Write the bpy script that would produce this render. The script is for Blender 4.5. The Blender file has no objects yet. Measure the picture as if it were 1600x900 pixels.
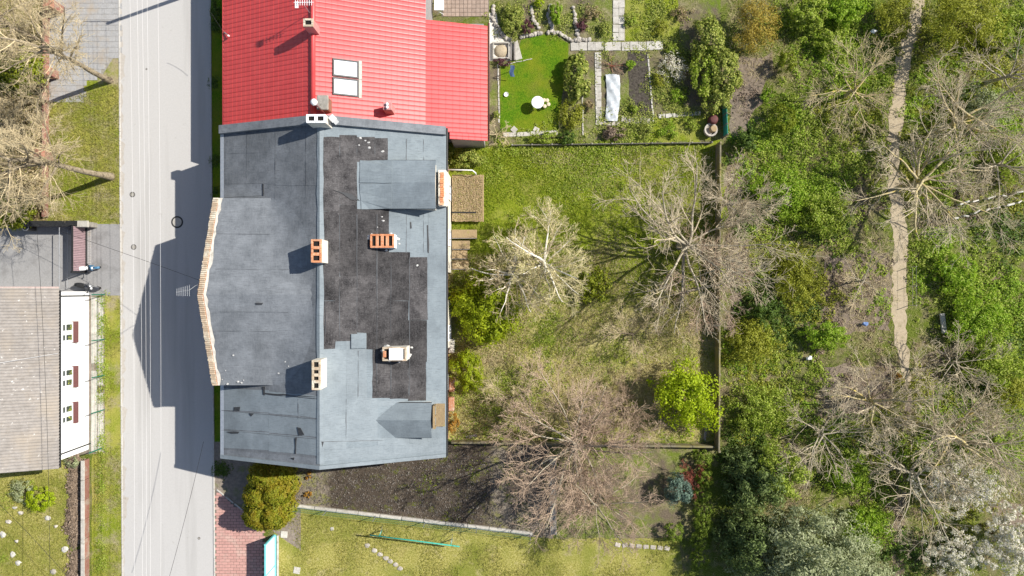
import bpy, math, random
import numpy as np
from mathutils import Vector, Matrix
from mathutils.geometry import tessellate_polygon

# ------------------------------------------------------------------ camera, sky, sun, exposure
SC = bpy.context.scene
COL = SC.collection
PPM, CAM_H = 21.5, 50.0            # survey scale: plan pixels per metre on the ground, flying height
cam = bpy.data.cameras.new('camera')
cam.sensor_width = 36.0
cam.lens = 18.0 / (800.0 / PPM / CAM_H)
cam.clip_end = 2000
camo = bpy.data.objects.new('camera', cam)
camo.location = (0, 0, CAM_H)
COL.objects.link(camo)
SC.camera = camo

SUN_EL = math.radians(42)
SUN_AZ = (0.942, 0.335)            # horizontal direction towards the sun (east, slightly north)
W = bpy.data.worlds.new('World')
SC.world = W
W.use_nodes = True
nt = W.node_tree
sky = nt.nodes.new('ShaderNodeTexSky')
sky.sky_type = 'NISHITA'
sky.sun_disc = False
sky.sun_elevation = SUN_EL
sky.sun_rotation = math.atan2(SUN_AZ[0], SUN_AZ[1])
bg = nt.nodes['Background']
bg.inputs['Strength'].default_value = 0.088
nt.links.new(sky.outputs[0], bg.inputs['Color'])

sl = bpy.data.lights.new('sun', 'SUN')
sl.energy = 4.8
sl.angle = math.radians(0.5)
sl.color = (1.0, 0.955, 0.88)
so = bpy.data.objects.new('sun', sl)
so.rotation_euler = Vector((SUN_AZ[0] * math.cos(SUN_EL), SUN_AZ[1] * math.cos(SUN_EL), math.sin(SUN_EL))).to_track_quat('Z', 'Y').to_euler()
so.location = (30, 10, 60)
COL.objects.link(so)
SC.view_settings.view_transform = 'Standard'
SC.view_settings.look = 'None'
SC.view_settings.exposure = 0.5
SC.view_settings.gamma = 1.0
SC.cycles.max_bounces = 5
SC.cycles.diffuse_bounces = 2
SC.cycles.transparent_max_bounces = 4

rng = np.random.default_rng(11)
random.seed(5)


# ------------------------------------------------------------------ helpers
def G(px, py, h=0.0):
    """plan position (metres) of a point surveyed at (px, py) that stands h metres above the ground"""
    k = (1 - h / CAM_H) / PPM
    return ((px - 800) * k, (450 - py) * k)


def wloc(o):
    v = Vector((0, 0, 0))
    while o is not None:
        v += o.location
        o = o.parent
    return v


def tag(o, label=None, cat=None, group=None, kind=None):
    if label: o['label'] = label
    if cat: o['category'] = cat
    if group: o['group'] = group
    if kind: o['kind'] = kind
    return o


def thing(name, label, cat, loc, group=None):
    o = bpy.data.objects.new(name, None)
    o.empty_display_size = 0.2
    COL.objects.link(o)
    o.location = loc
    return tag(o, label, cat, group)


def link_mesh(name, me, mat, parent=None, loc=(0, 0, 0), rot=(0, 0, 0)):
    o = bpy.data.objects.new(name, me)
    COL.objects.link(o)
    if mat is not None and not me.materials:
        me.materials.append(mat)
    o.location = loc
    o.rotation_euler = rot
    if parent is not None:
        o.parent = parent
    return o


def np_mesh(name, V, F, smooth=False):
    """V (n,3), F (m,k) all faces with k corners"""
    V = np.asarray(V, dtype=np.float32)
    F = np.asarray(F, dtype=np.int32)
    me = bpy.data.meshes.new(name)
    m, k = F.shape
    me.vertices.add(len(V))
    me.vertices.foreach_set('co', V.ravel())
    me.loops.add(m * k)
    me.loops.foreach_set('vertex_index', F.ravel())
    me.polygons.add(m)
    me.polygons.foreach_set('loop_start', np.arange(m, dtype=np.int32) * k)
    me.polygons.foreach_set('loop_total', np.full(m, k, dtype=np.int32))
    if smooth:
        me.polygons.foreach_set('use_smooth', np.ones(m, dtype=bool))
    me.update(calc_edges=True)
    return me


class MB:
    """collects shapes in world coordinates; build() links them as one mesh object"""
    def __init__(s):
        s.v, s.f = [], []

    def poly(s, pts, faces):
        n = len(s.v)
        s.v += [tuple(p) for p in pts]
        s.f += [tuple(i + n for i in f) for f in faces]
        return s

    def box(s, a, b, m=None, taper=0.0):
        (x0, y0, z0), (x1, y1, z1) = a, b
        t = taper
        p = [(x0, y0, z0), (x1, y0, z0), (x1, y1, z0), (x0, y1, z0),
             (x0 + t, y0 + t, z1), (x1 - t, y0 + t, z1), (x1 - t, y1 - t, z1), (x0 + t, y1 - t, z1)]
        if m is not None:
            p = [tuple(m @ Vector(q)) for q in p]
        return s.poly(p, [(3, 2, 1, 0), (4, 5, 6, 7), (0, 1, 5, 4), (1, 2, 6, 5), (2, 3, 7, 6), (3, 0, 4, 7)])

    def bbox(s, a, b, bev=0.02, m=None):
        """box with bevelled upright and top edges"""
        (x0, y0, z0), (x1, y1, z1) = a, b
        def ring(d, z):
            e = bev
            return [(x0 + d + e, y0 + d, z), (x1 - d - e, y0 + d, z), (x1 - d, y0 + d + e, z), (x1 - d, y1 - d - e, z),
                    (x1 - d - e, y1 - d, z), (x0 + d + e, y1 - d, z), (x0 + d, y1 - d - e, z), (x0 + d, y0 + d + e, z)]
        p = ring(0, z0) + ring(0, z1 - bev) + ring(bev, z1)
        if m is not None:
            p = [tuple(m @ Vector(q)) for q in p]
        f = [tuple(range(7, -1, -1)), tuple(range(16, 24))]
        for r in (0, 8):
            for i in range(8):
                j = (i + 1) % 8
                f.append((r + i, r + j, r + 8 + j, r + 8 + i))
        return s.poly(p, f)

    def cyl(s, c, r, z0, z1, n=16, r1=None, m=None):
        r1 = r if r1 is None else r1
        p = [(c[0] + r * math.cos(2 * math.pi * i / n), c[1] + r * math.sin(2 * math.pi * i / n), z0) for i in range(n)]
        p += [(c[0] + r1 * math.cos(2 * math.pi * i / n), c[1] + r1 * math.sin(2 * math.pi * i / n), z1) for i in range(n)]
        if m is not None:
            p = [tuple(m @ Vector(q)) for q in p]
        f = [(i, (i + 1) % n, n + (i + 1) % n, n + i) for i in range(n)] + [tuple(range(n - 1, -1, -1)), tuple(range(n, 2 * n))]
        return s.poly(p, f)

    def lathe(s, c, prof, n=18, m=None):
        p = []
        for r, z in prof:
            p += [(c[0] + r * math.cos(2 * math.pi * i / n), c[1] + r * math.sin(2 * math.pi * i / n), z) for i in range(n)]
        if m is not None:
            p = [tuple(m @ Vector(q)) for q in p]
        f = []
        for k in range(len(prof) - 1):
            f += [(k * n + i, k * n + (i + 1) % n, (k + 1) * n + (i + 1) % n, (k + 1) * n + i) for i in range(n)]
        f += [tuple(range(n - 1, -1, -1)), tuple(range((len(prof) - 1) * n, len(prof) * n))]
        return s.poly(p, f)

    def tube(s, pts, r, n=6):
        pts = [Vector(p) for p in pts]
        rr = r if isinstance(r, (list, tuple)) else [r] * len(pts)
        base = len(s.v)
        for k, p in enumerate(pts):
            t = (pts[min(k + 1, len(pts) - 1)] - pts[max(k - 1, 0)]).normalized()
            u = t.cross(Vector((0, 0, 1)) if abs(t.z) < 0.9 else Vector((1, 0, 0))).normalized()
            w = t.cross(u)
            for i in range(n):
                a = 2 * math.pi * i / n
                s.v.append(tuple(p + rr[k] * (math.cos(a) * u + math.sin(a) * w)))
        for k in range(len(pts) - 1):
            for i in range(n):
                j = (i + 1) % n
                s.f.append((base + k * n + i, base + k * n + j, base + (k + 1) * n + j, base + (k + 1) * n + i))
        s.f.append(tuple(base + i for i in range(n - 1, -1, -1)))
        s.f.append(tuple(base + (len(pts) - 1) * n + i for i in range(n)))
        return s

    def torus(s, c, R, r, n=20, k=8, m=None):
        p = []
        for i in range(n):
            a = 2 * math.pi * i / n
            for j in range(k):
                b = 2 * math.pi * j / k
                p.append((c[0] + (R + r * math.cos(b)) * math.cos(a), c[1] + (R + r * math.cos(b)) * math.sin(a), c[2] + r * math.sin(b)))
        if m is not None:
            p = [tuple(m @ Vector(q)) for q in p]
        return s.poly(p, [(i * k + j, ((i + 1) % n) * k + j, ((i + 1) % n) * k + (j + 1) % k, i * k + (j + 1) % k) for i in range(n) for j in range(k)])

    def blob(s, c, r, n=10, k=6, jit=0.12, flat=0.0):
        """uneven rounded stone; flat cuts the underside"""
        p = []
        for j in range(k + 1):
            th = math.pi * j / k
            for i in range(n):
                a = 2 * math.pi * i / n
                q = 1 + random.uniform(-jit, jit) if 0 < j < k else 1
                z = r[2] * math.cos(th) * q
                p.append((c[0] + r[0] * math.sin(th) * math.cos(a) * q, c[1] + r[1] * math.sin(th) * math.sin(a) * q, c[2] + max(z, -flat * r[2] if flat else z)))
        f = [(j * n + i, j * n + (i + 1) % n, (j + 1) * n + (i + 1) % n, (j + 1) * n + i)[::-1] for j in range(k) for i in range(n)]
        return s.poly(p, f)

    def prism(s, poly2d, z0, z1):
        """upright prism over a plan polygon"""
        n = len(poly2d)
        a = sum(poly2d[i][0] * poly2d[(i + 1) % n][1] - poly2d[(i + 1) % n][0] * poly2d[i][1] for i in range(n))
        q = list(poly2d) if a > 0 else list(poly2d)[::-1]
        p = [(x, y, z0) for x, y in q] + [(x, y, z1) for x, y in q]
        return s.poly(p, [tuple(range(n - 1, -1, -1)), tuple(range(n, 2 * n))] + [(i, (i + 1) % n, n + (i + 1) % n, n + i) for i in range(n)])

    def mesh(s, name, off=(0, 0, 0), smooth=False):
        me = bpy.data.meshes.new(name)
        me.from_pydata([(a - off[0], b - off[1], c - off[2]) for a, b, c in s.v], [], s.f)
        if smooth:
            me.polygons.foreach_set('use_smooth', [True] * len(me.polygons))
        me.update()
        return me

    def build(s, name, mat, parent=None, smooth=False, base=None):
        off = wloc(parent) if parent is not None else Vector(base if base is not None else (0, 0, 0))
        o = link_mesh(name, s.mesh(name, off, smooth), mat, parent)
        if parent is None and base is not None:
            o.location = base
        return o


def RZ(c, a):
    return Matrix.Translation(Vector(c)) @ Matrix.Rotation(a, 4, 'Z')


# ------------------------------------------------------------------ materials
def new_mat(name, rough=0.9, spec=0.2):
    m = bpy.data.materials.new(name)
    m.use_nodes = True
    n = m.node_tree.nodes
    b = n['Principled BSDF']
    b.inputs['Roughness'].default_value = rough
    b.inputs['Specular IOR Level'].default_value = spec
    return m, m.node_tree, b


def ramp(t, stops, fac):
    r = t.nodes.new('ShaderNodeValToRGB')
    e = r.color_ramp.elements
    while len(e) < len(stops):
        e.new(0.5)
    for el, (p, c) in zip(e, stops):
        el.position = p
        el.color = (*c, 1)
    t.links.new(fac, r.inputs[0])
    return r.outputs[0]


def noise(t, scale, detail=4, rough=0.6, stretch=None, coord='pos', w=0.0, distort=0.0):
    if coord == 'pos':
        c = t.nodes.new('ShaderNodeNewGeometry').outputs['Position']
    else:
        c = t.nodes.new('ShaderNodeTexCoord').outputs['Object']
    mp = t.nodes.new('ShaderNodeMapping')
    mp.inputs['Location'].default_value = (w * 3.1, w * 7.7, w)
    if stretch:
        mp.inputs['Scale'].default_value = stretch
    t.links.new(c, mp.inputs[0])
    n = t.nodes.new('ShaderNodeTexNoise')
    n.inputs['Scale'].default_value = scale
    n.inputs['Detail'].default_value = detail
    n.inputs['Roughness'].default_value = rough
    n.inputs['Distortion'].default_value = distort
    t.links.new(mp.outputs[0], n.inputs['Vector'])
    return n.outputs['Fac']


def mix(t, a, b, fac, mode='MIX'):
    m = t.nodes.new('ShaderNodeMix')
    m.data_type = 'RGBA'
    m.blend_type = mode
    for i, v in ((0, fac), (6, a), (7, b)):
        if isinstance(v, (int, float)):
            m.inputs[i].default_value = v
        elif isinstance(v, tuple):
            m.inputs[i].default_value = (*v, 1)
        else:
            t.links.new(v, m.inputs[i])
    return m.outputs[2]


def thresh(t, fac, lo, hi):
    r = t.nodes.new('ShaderNodeMapRange')
    r.inputs[1].default_value = lo
    r.inputs[2].default_value = hi
    t.links.new(fac, r.inputs[0])
    return r.outputs[0]


def vary(t, col, amount):
    """every object of a set its own brightness"""
    oi = t.nodes.new('ShaderNodeObjectInfo')
    r = thresh(t, oi.outputs['Random'], 0, 1)
    r.node.inputs[3].default_value = 1 - amount
    r.node.inputs[4].default_value = 1 + amount
    h = t.nodes.new('ShaderNodeHueSaturation')
    t.links.new(r, h.inputs['Value'])
    t.links.new(col, h.inputs['Color'])
    return h.outputs[0]


def bump(t, b, fac, strength, dist=0.05):
    bp = t.nodes.new('ShaderNodeBump')
    bp.inputs['Strength'].default_value = strength
    bp.inputs['Distance'].default_value = dist
    t.links.new(fac, bp.inputs['Height'])
    t.links.new(bp.outputs[0], b.inputs['Normal'])


def simple(name, c1, c2=None, scale=6.0, rough=0.85, spots=None, spot=(3.0, 0.6, 0.7), rand=0.0, bmp=0.0, bscale=None, spec=0.2, detail=5, stretch=None, metal=0.0, coord='pos', big=None):
    """two colours blended by noise, optional stains of a third, optional large mottling, relief and per-object variation"""
    m, t, b = new_mat(name, rough, spec)
    c2 = c2 or tuple(min(1, x * 1.15) for x in c1)
    f = noise(t, scale, detail, 0.65, stretch, coord)
    col = ramp(t, [(0.3, c1), (0.7, c2)], f)
    if big:
        col = mix(t, col, big[0], thresh(t, noise(t, big[1], 4, 0.6, None, coord, 5.0), big[2], big[3]))
    if spots:
        col = mix(t, col, spots, thresh(t, noise(t, spot[0], 6, 0.7, None, coord, 2.0), spot[1], spot[2]))
    if rand:
        col = vary(t, col, rand)
    t.links.new(col, b.inputs['Base Color'])
    b.inputs['Metallic'].default_value = metal
    if bmp:
        bump(t, b, noise(t, bscale or scale * 3, 5, 0.7, stretch, coord), bmp)
    return m


def leafmat(name, cols, trans=0.35, patch=None, rough=0.6):
    """leaf colours spread over the single leaves, a few clumps tinted"""
    m, t, b = new_mat(name, rough, 0.3)
    g = t.nodes.new('ShaderNodeNewGeometry')
    n = len(cols)
    col = ramp(t, [(i / max(1, n - 1), c) for i, c in enumerate(cols)], g.outputs['Random Per Island'])
    if patch:
        col = mix(t, col, patch[0], thresh(t, noise(t, patch[1], 3, 0.6), 0.45, 0.7))
    t.links.new(col, b.inputs['Base Color'])
    if trans:
        tr = t.nodes.new('ShaderNodeBsdfTranslucent')
        t.links.new(col, tr.inputs['Color'])
        ms = t.nodes.new('ShaderNodeMixShader')
        ms.inputs[0].default_value = trans
        t.links.new(b.outputs[0], ms.inputs[1])
        t.links.new(tr.outputs[0], ms.inputs[2])
        t.links.new(ms.outputs[0], t.nodes['Material Output'].inputs[0])
    return m


# ------------------------------------------------------------------ vegetation builders
def unit(a):
    return a / np.maximum(np.linalg.norm(a, axis=-1, keepdims=True), 1e-9)


def rand_unit(n):
    return unit(rng.normal(size=(n, 3)))


def leaves_mesh(name, P, N, size, aspect=0.6, off=(0, 0, 0), jit=0.35):
    """one four-cornered leaf per point of P, facing N, folded a little along its midrib"""
    n = len(P)
    size = np.broadcast_to(np.asarray(size, dtype=float), (n,)) * rng.uniform(1 - jit, 1 + jit, n)
    a = unit(np.cross(N, rand_unit(n)))
    b = np.cross(N, a)
    L, Wd = size[:, None] * a * 0.5, size[:, None] * aspect * b * 0.5
    fold = N * size[:, None] * 0.12
    V = np.stack([P - L, P + Wd + fold, P + L, P - Wd + fold], 1).reshape(-1, 3) - np.asarray(off)
    F = np.arange(n * 4).reshape(n, 4)
    return np_mesh(name, V, F)


def blades_mesh(name, P, D, length, width, off=(0, 0, 0)):
    """thin three-cornered blades from P along D"""
    n = len(P)
    length = np.broadcast_to(np.asarray(length, dtype=float), (n,)) * rng.uniform(0.6, 1.4, n)
    s = unit(np.cross(D, rand_unit(n))) * width * 0.5
    T = P + D * length[:, None]
    V = np.stack([P - s, P + s, T], 1).reshape(-1, 3) - np.asarray(off)
    return np_mesh(name, V, np.arange(n * 3).reshape(n, 3))


def tubes_mesh(name, PL, R, sides=4, off=(0, 0, 0)):
    """PL: list of (n,k,3) polylines arrays, R: list of (n,k) radii"""
    Vs, Fs, base = [], [], 0
    for P, r, sd in zip(PL, R, sides):
        n, k, _ = P.shape
        T = np.empty_like(P)
        T[:, 1:-1] = P[:, 2:] - P[:, :-2]
        T[:, 0] = P[:, 1] - P[:, 0]
        T[:, -1] = P[:, -1] - P[:, -2]
        T = unit(T)
        ref = np.where(np.abs(T[..., 2:3]) < 0.85, np.array([0, 0, 1.0]), np.array([1.0, 0, 0]))
        u = unit(np.cross(T, ref))
        w = np.cross(T, u)
        ang = np.arange(sd) * 2 * np.pi / sd
        ring = P[:, :, None] + r[:, :, None, None] * (np.cos(ang)[:, None] * u[:, :, None] + np.sin(ang)[:, None] * w[:, :, None])
        Vs.append(ring.reshape(-1, 3))
        i = np.arange(n)[:, None, None] * k * sd + np.arange(k - 1)[None, :, None] * sd
        s0 = np.arange(sd)[None, None, :]
        s1 = (s0 + 1) % sd
        q = np.stack([i + s0, i + s1, i + sd + s1, i + sd + s0], -1).reshape(-1, 4)
        Fs.append(q + base)
        base += n * k * sd
    return np_mesh(name, np.concatenate(Vs) - np.asarray(off), np.concatenate(Fs), smooth=True)


def grow(S, D, L, k, wob, lift):
    """polylines of k points from S along D (unit) of length L; wob wanders, lift bends up (+) or droops (-)"""
    n = len(S)
    P = np.empty((n, k, 3))
    P[:, 0] = S
    d = D.copy()
    for i in range(1, k):
        d = unit(d + rng.normal(size=(n, 3)) * wob + np.array([0, 0, lift]))
        P[:, i] = P[:, i - 1] + d * (L / (k - 1))[:, None]
    return P


def sprout(P, R, m, t0, ang, Lf, L):
    """m children on every polyline: start points, directions, lengths, radii"""
    n, k, _ = P.shape
    t = rng.uniform(t0, 0.98, (n, m)) * (k - 1)
    i = np.minimum(t.astype(int), k - 2)
    f = (t - i)[..., None]
    r = np.arange(n)[:, None]
    S = P[r, i] * (1 - f) + P[r, i + 1] * f
    T = unit(P[r, i + 1] - P[r, i])
    side = unit(np.cross(T, rand_unit(n * m).reshape(n, m, 3)))
    a = np.radians(rng.normal(ang, 12, (n, m)))[..., None]
    D = unit(T * np.cos(a) + side * np.sin(a))
    rel = (t / (k - 1))
    L2 = L[:, None] * Lf * (1.25 - 0.6 * rel) * rng.uniform(0.6, 1.3, (n, m))
    r2 = (R[r, i] * 0.62)
    return S.reshape(-1, 3), D.reshape(-1, 3), L2.ravel(), r2.ravel()


def taper(r0, k, end=0.35):
    return r0[:, None] * np.linspace(1, end, k)[None, :]


def bare_tree(name, label, base, trunk_h, limbs, limb_len, elev, trunk_r, mats, twigs=(5, 5, 5), lean=(0, 0), lift=0.05, azim=None, rmin=0.010, group=None, buds=None, cat='tree', wob=0.12, fine=0):
    """leafless tree: trunk, each limb a part of its own, crown of branches and twigs"""
    global rng
    rng = np.random.default_rng(int(abs(base[0]) * 977 + abs(base[1]) * 131))
    bx, by = base
    t = thing(name, label, cat, (bx, by, 0), group)
    off = (bx, by, 0)
    S = np.array([[bx, by, -0.1]])
    D = unit(np.array([[lean[0], lean[1], 1.0]]))
    k = 8
    TP = grow(S, D, np.array([trunk_h + 0.1]), k, 0.05, 0.02)
    TR = taper(np.array([trunk_r]), k, 0.45)
    TR[:, 0] *= 1.35
    link_mesh('trunk', tubes_mesh('trunk', [TP], [TR], [10], off), mats[0], t)
    # limbs
    n = limbs
    tt = np.sort(rng.uniform(0.5, 1.0, n)) * (k - 1)
    if n > 2: tt[-2:] = k - 1.001
    i = np.minimum(tt.astype(int), k - 2)
    S = TP[0, i] + (TP[0, i + 1] - TP[0, i]) * (tt - i)[:, None]
    az = (np.arange(n) * 2.4 + rng.uniform(-0.5, 0.5, n)) if azim is None else np.radians(np.resize(np.array(azim, dtype=float), n) + rng.uniform(-10, 10, n))
    el = np.radians(rng.uniform(elev[0], elev[1], n))
    D = np.stack([np.cos(az) * np.cos(el), np.sin(az) * np.cos(el), np.sin(el)], 1)
    L = limb_len * rng.uniform(0.75, 1.15, n)
    r0 = np.minimum(trunk_r * rng.uniform(0.26, 0.46, n), TR[0, i] * 0.9)
    LP = grow(S, D, L, 8, wob * 0.8, lift)
    LR = taper(r0, 8, 0.25)
    for q in range(n):
        link_mesh('limb', tubes_mesh('limb', [LP[q:q + 1]], [LR[q:q + 1]], [7], off), mats[0], t)
    PLs, Rs, sides = [], [], []
    P, R, L0 = LP, LR, L
    spec = [(twigs[0] + 1, 0.12, 40, 0.48, 6, 4), (twigs[1], 0.1, 40, 0.5, 5, 3), (twigs[2], 0.05, 42, 0.5, 3, 3), (fine, 0.1, 38, 0.55, 3, 3)]
    for (m, t0, ang, Lf, kk, sd) in spec:
        if m <= 0: break
        S, D, L0, r2 = sprout(P, R, m, t0, ang, Lf, L0)
        r2 = np.maximum(r2 * 0.85, rmin * (0.7 if kk == 3 else 1.0))
        P = grow(S, D, L0, kk, wob * {6: 0.85, 5: 0.65, 3: 0.4}.get(kk, 0.5), lift * 0.8 + 0.01)
        R = np.maximum(taper(r2, kk, 0.4), rmin * 0.7)
        PLs.append(P); Rs.append(R); sides.append(sd)
    P = P[:, 0::1]
    link_mesh('crown', tubes_mesh('crown', PLs, Rs, sides, off), mats[1], t)
    if buds:
        E = P.reshape(-1, 3)
        E = E[rng.integers(0, len(E), buds[0])] + rng.normal(size=(buds[0], 3)) * 0.06
        link_mesh('young_leaves', leaves_mesh('young_leaves', E, unit(rand_unit(buds[0]) + np.array([0, 0, 0.5])), buds[1], 0.6, off), buds[2], t)
    return t


def clump_points(c, r, n, nclump, hollow=0.72, csize=0.28, floor=0.05):
    """leaf points gathered in clumps over an ellipsoid: uneven outline, gaps between the clumps"""
    c, r = np.asarray(c, float), np.asarray(r, float)
    d = rand_unit(nclump)
    d[:, 2] = np.abs(d[:, 2]) * 1.0 - 0.25 * (rng.random(nclump) < 0.4)
    d = unit(d)
    q = rng.uniform(hollow, 1.06, nclump)[:, None]
    C = d * q * rng.uniform(0.85, 1.12, nclump)[:, None]
    w = rng.uniform(0.5, 1.5, nclump)
    idx = rng.choice(nclump, n, p=w / w.sum())
    rs = (csize * rng.uniform(0.6, 1.3, nclump))[idx]
    o = rand_unit(n) * (rng.random(n) ** 0.4 * rs)[:, None]
    o[:, 2] *= 0.7
    P = C[idx] + o
    N = unit(unit(P) * 0.7 + unit(o) * 0.8 + rng.normal(size=(n, 3)) * 0.55 + np.array([0, 0, 0.25]))
    W = c + P * r
    W[:, 2] = np.maximum(W[:, 2], floor)
    return W, N


def bush(name, label, px, py, rpx, h, mat, leaf=0.16, n=3000, nclump=60, cat='bush', rz=None, group=None, aspect=0.6, stem=None, hollow=0.7, csize=0.28, ground=0.0, seen=0.55):
    """rounded leafy plant surveyed at (px, py): stem and crown"""
    x, y = G(px, py, h * seen)
    rp = rpx if isinstance(rpx, tuple) else (rpx, rpx)
    rx, ry = [v / PPM * (1 - h * seen / CAM_H) for v in rp]
    rzz = rz or h * 0.5
    t = thing(name, label, cat, (x, y, ground), group)
    cz = max(h - rzz, 0.12)
    P, N = clump_points((x, y, cz), (rx, ry, rzz), n, nclump, hollow, csize, 0.03)
    link_mesh('crown', leaves_mesh('crown', P, N, leaf, aspect, (x, y, ground)), mat, t)
    m = MB()
    sr = max(0.03, min(0.16, h * 0.025))
    top = cz + rzz * 0.35
    m.tube([(x, y, -0.05), (x + 0.02, y, top * 0.5), (x + 0.05, y + 0.04, top)], [sr * 1.3, sr, sr * 0.5], 7)
    for q in range(5):
        a = q * 1.256 + random.random()
        m.tube([(x, y, top * 0.25 + q * 0.03), (x + rx * 0.35 * math.cos(a), y + ry * 0.35 * math.sin(a), cz), (x + rx * 0.7 * math.cos(a), y + ry * 0.7 * math.sin(a), cz + rzz * 0.3)], [sr * 0.7, sr * 0.5, sr * 0.25], 5)
    m.build('trunk' if h > 2.2 else 'stem', stem or MAT['bark'], t, smooth=True)
    return t


def resample(pts, step, jit):
    out = []
    n = len(pts)
    for i in range(n):
        a, b = Vector(pts[i]), Vector(pts[(i + 1) % n])
        k = max(1, int((b - a).length / step))
        for j in range(k):
            p = a.lerp(b, j / k)
            out.append((p.x + random.uniform(-jit, jit), p.y + random.uniform(-jit, jit)))
    return out


def sheet(name, pts, mat, z, jit=0.0, step=0.5, parent=None, kind='structure', raw=False):
    """flat ground surface from surveyed corners"""
    q = pts if raw else [G(*p) for p in pts]
    if jit:
        q = resample(q, step, jit)
    v = [(x, y, 0) for x, y in q]
    tris = tessellate_polygon([[Vector(p) for p in v]])
    me = bpy.data.meshes.new(name)
    fs = []
    for a, b, c in tris:
        A, B, Cc = v[a], v[b], v[c]
        s = (B[0] - A[0]) * (Cc[1] - A[1]) - (B[1] - A[1]) * (Cc[0] - A[0])
        fs.append((a, b, c) if s > 0 else (a, c, b))
    me.from_pydata(v, [], fs)
    me.update()
    o = link_mesh(name, me, mat, parent, (0, 0, z))
    if kind and parent is None:
        o['kind'] = kind
    return o


# ------------------------------------------------------------------ material set
MAT = {}
MAT['bark'] = simple('bark', (0.11, 0.085, 0.06), (0.2, 0.16, 0.11), 9, bmp=0.4)


def ground_mat(name, greens, soil, gscale, soil_lo, soil_hi, fine=14.0, dry=None, dscale=1.2, dlo=0.5, dhi=0.72, bmp=0.5, tint=None):
    m, t, b = new_mat(name, 0.95, 0.1)
    col = ramp(t, [(0.36 + 0.28 * i / (len(greens) - 1), c) for i, c in enumerate(greens)], noise(t, fine, 6, 0.75))
    if tint:
        col = mix(t, col, tint[0], thresh(t, noise(t, tint[1], 4, 0.6, None, 'pos', 9.0), 0.42, 0.68))
    if dry:
        f = noise(t, dscale, 6, 0.72, None, 'pos', 3.0)
        col = mix(t, col, dry, thresh(t, f, dlo, dhi))
    sf = noise(t, gscale, 6, 0.7, None, 'pos', 6.0)
    sc = ramp(t, [(0.3, tuple(x * 0.6 for x in soil)), (0.7, tuple(x * 1.3 for x in soil))], noise(t, 11, 5, 0.7))
    col = mix(t, col, sc, thresh(t, sf, soil_lo, soil_hi))
    t.links.new(col, b.inputs['Base Color'])
    bump(t, b, noise(t, fine * 1.3, 6, 0.8), bmp + 0.2, 0.15)
    return m


MAT['wild'] = ground_mat('wild', [(0.03, 0.06, 0.006), (0.12, 0.16, 0.015), (0.29, 0.29, 0.1)], (0.22, 0.17, 0.11), 0.35, 0.5, 0.66, dry=(0.3, 0.25, 0.15), dscale=0.7)
MAT['lawn_green'] = ground_mat('lawn_green', [(0.05, 0.13, 0.004), (0.09, 0.19, 0.007), (0.16, 0.25, 0.012)], (0.19, 0.2, 0.03), 0.5, 0.5, 0.75, fine=7, tint=((0.2, 0.23, 0.015), 0.45))
MAT['lawn_dry'] = ground_mat('lawn_dry', [(0.19, 0.18, 0.03), (0.36, 0.33, 0.085), (0.55, 0.49, 0.19)], (0.37, 0.31, 0.11), 0.5, 0.58, 0.8, fine=9, tint=((0.2, 0.225, 0.035), 0.35), dry=(0.46, 0.4, 0.19), dlo=0.55)
MAT['rough_grass'] = ground_mat('rough_grass', [(0.06, 0.12, 0.004), (0.2, 0.25, 0.015), (0.38, 0.39, 0.06)], (0.3, 0.25, 0.12), 0.5, 0.58, 0.8, dry=(0.38, 0.35, 0.11), dscale=0.5, dlo=0.48, dhi=0.75)
MAT['olive_grass'] = ground_mat('olive_grass', [(0.15, 0.14, 0.02), (0.36, 0.33, 0.085), (0.58, 0.52, 0.23)], (0.38, 0.3, 0.19), 0.45, 0.5, 0.72, dry=(0.54, 0.47, 0.22), dscale=0.6, dlo=0.47, tint=((0.2, 0.255, 0.022), 0.33))
MAT['verge'] = ground_mat('verge', [(0.13, 0.18, 0.01), (0.22, 0.27, 0.02), (0.35, 0.35, 0.08)], (0.38, 0.32, 0.2), 0.6, 0.46, 0.64, fine=10, tint=((0.4, 0.36, 0.09), 0.4))
MAT['soil_dark'] = simple('soil_dark', (0.02, 0.016, 0.012), (0.115, 0.098, 0.078), 6, spots=(0.1, 0.12, 0.03), spot=(1.6, 0.58, 0.7), bmp=0.9, bscale=7, detail=8)
MAT['plot'] = ground_mat('plot', [(0.07, 0.09, 0.012), (0.19, 0.19, 0.06), (0.36, 0.32, 0.17)], (0.17, 0.135, 0.095), 0.55, 0.44, 0.6, fine=8, dry=(0.38, 0.33, 0.2), dscale=1.1, dlo=0.52, tint=((0.14, 0.2, 0.02), 0.6))
MAT['soil_light'] = simple('soil_light', (0.17, 0.14, 0.115), (0.31, 0.26, 0.21), 4, spots=(0.17, 0.18, 0.07), spot=(1.1, 0.53, 0.7), bmp=0.8, bscale=8, detail=8)
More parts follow.
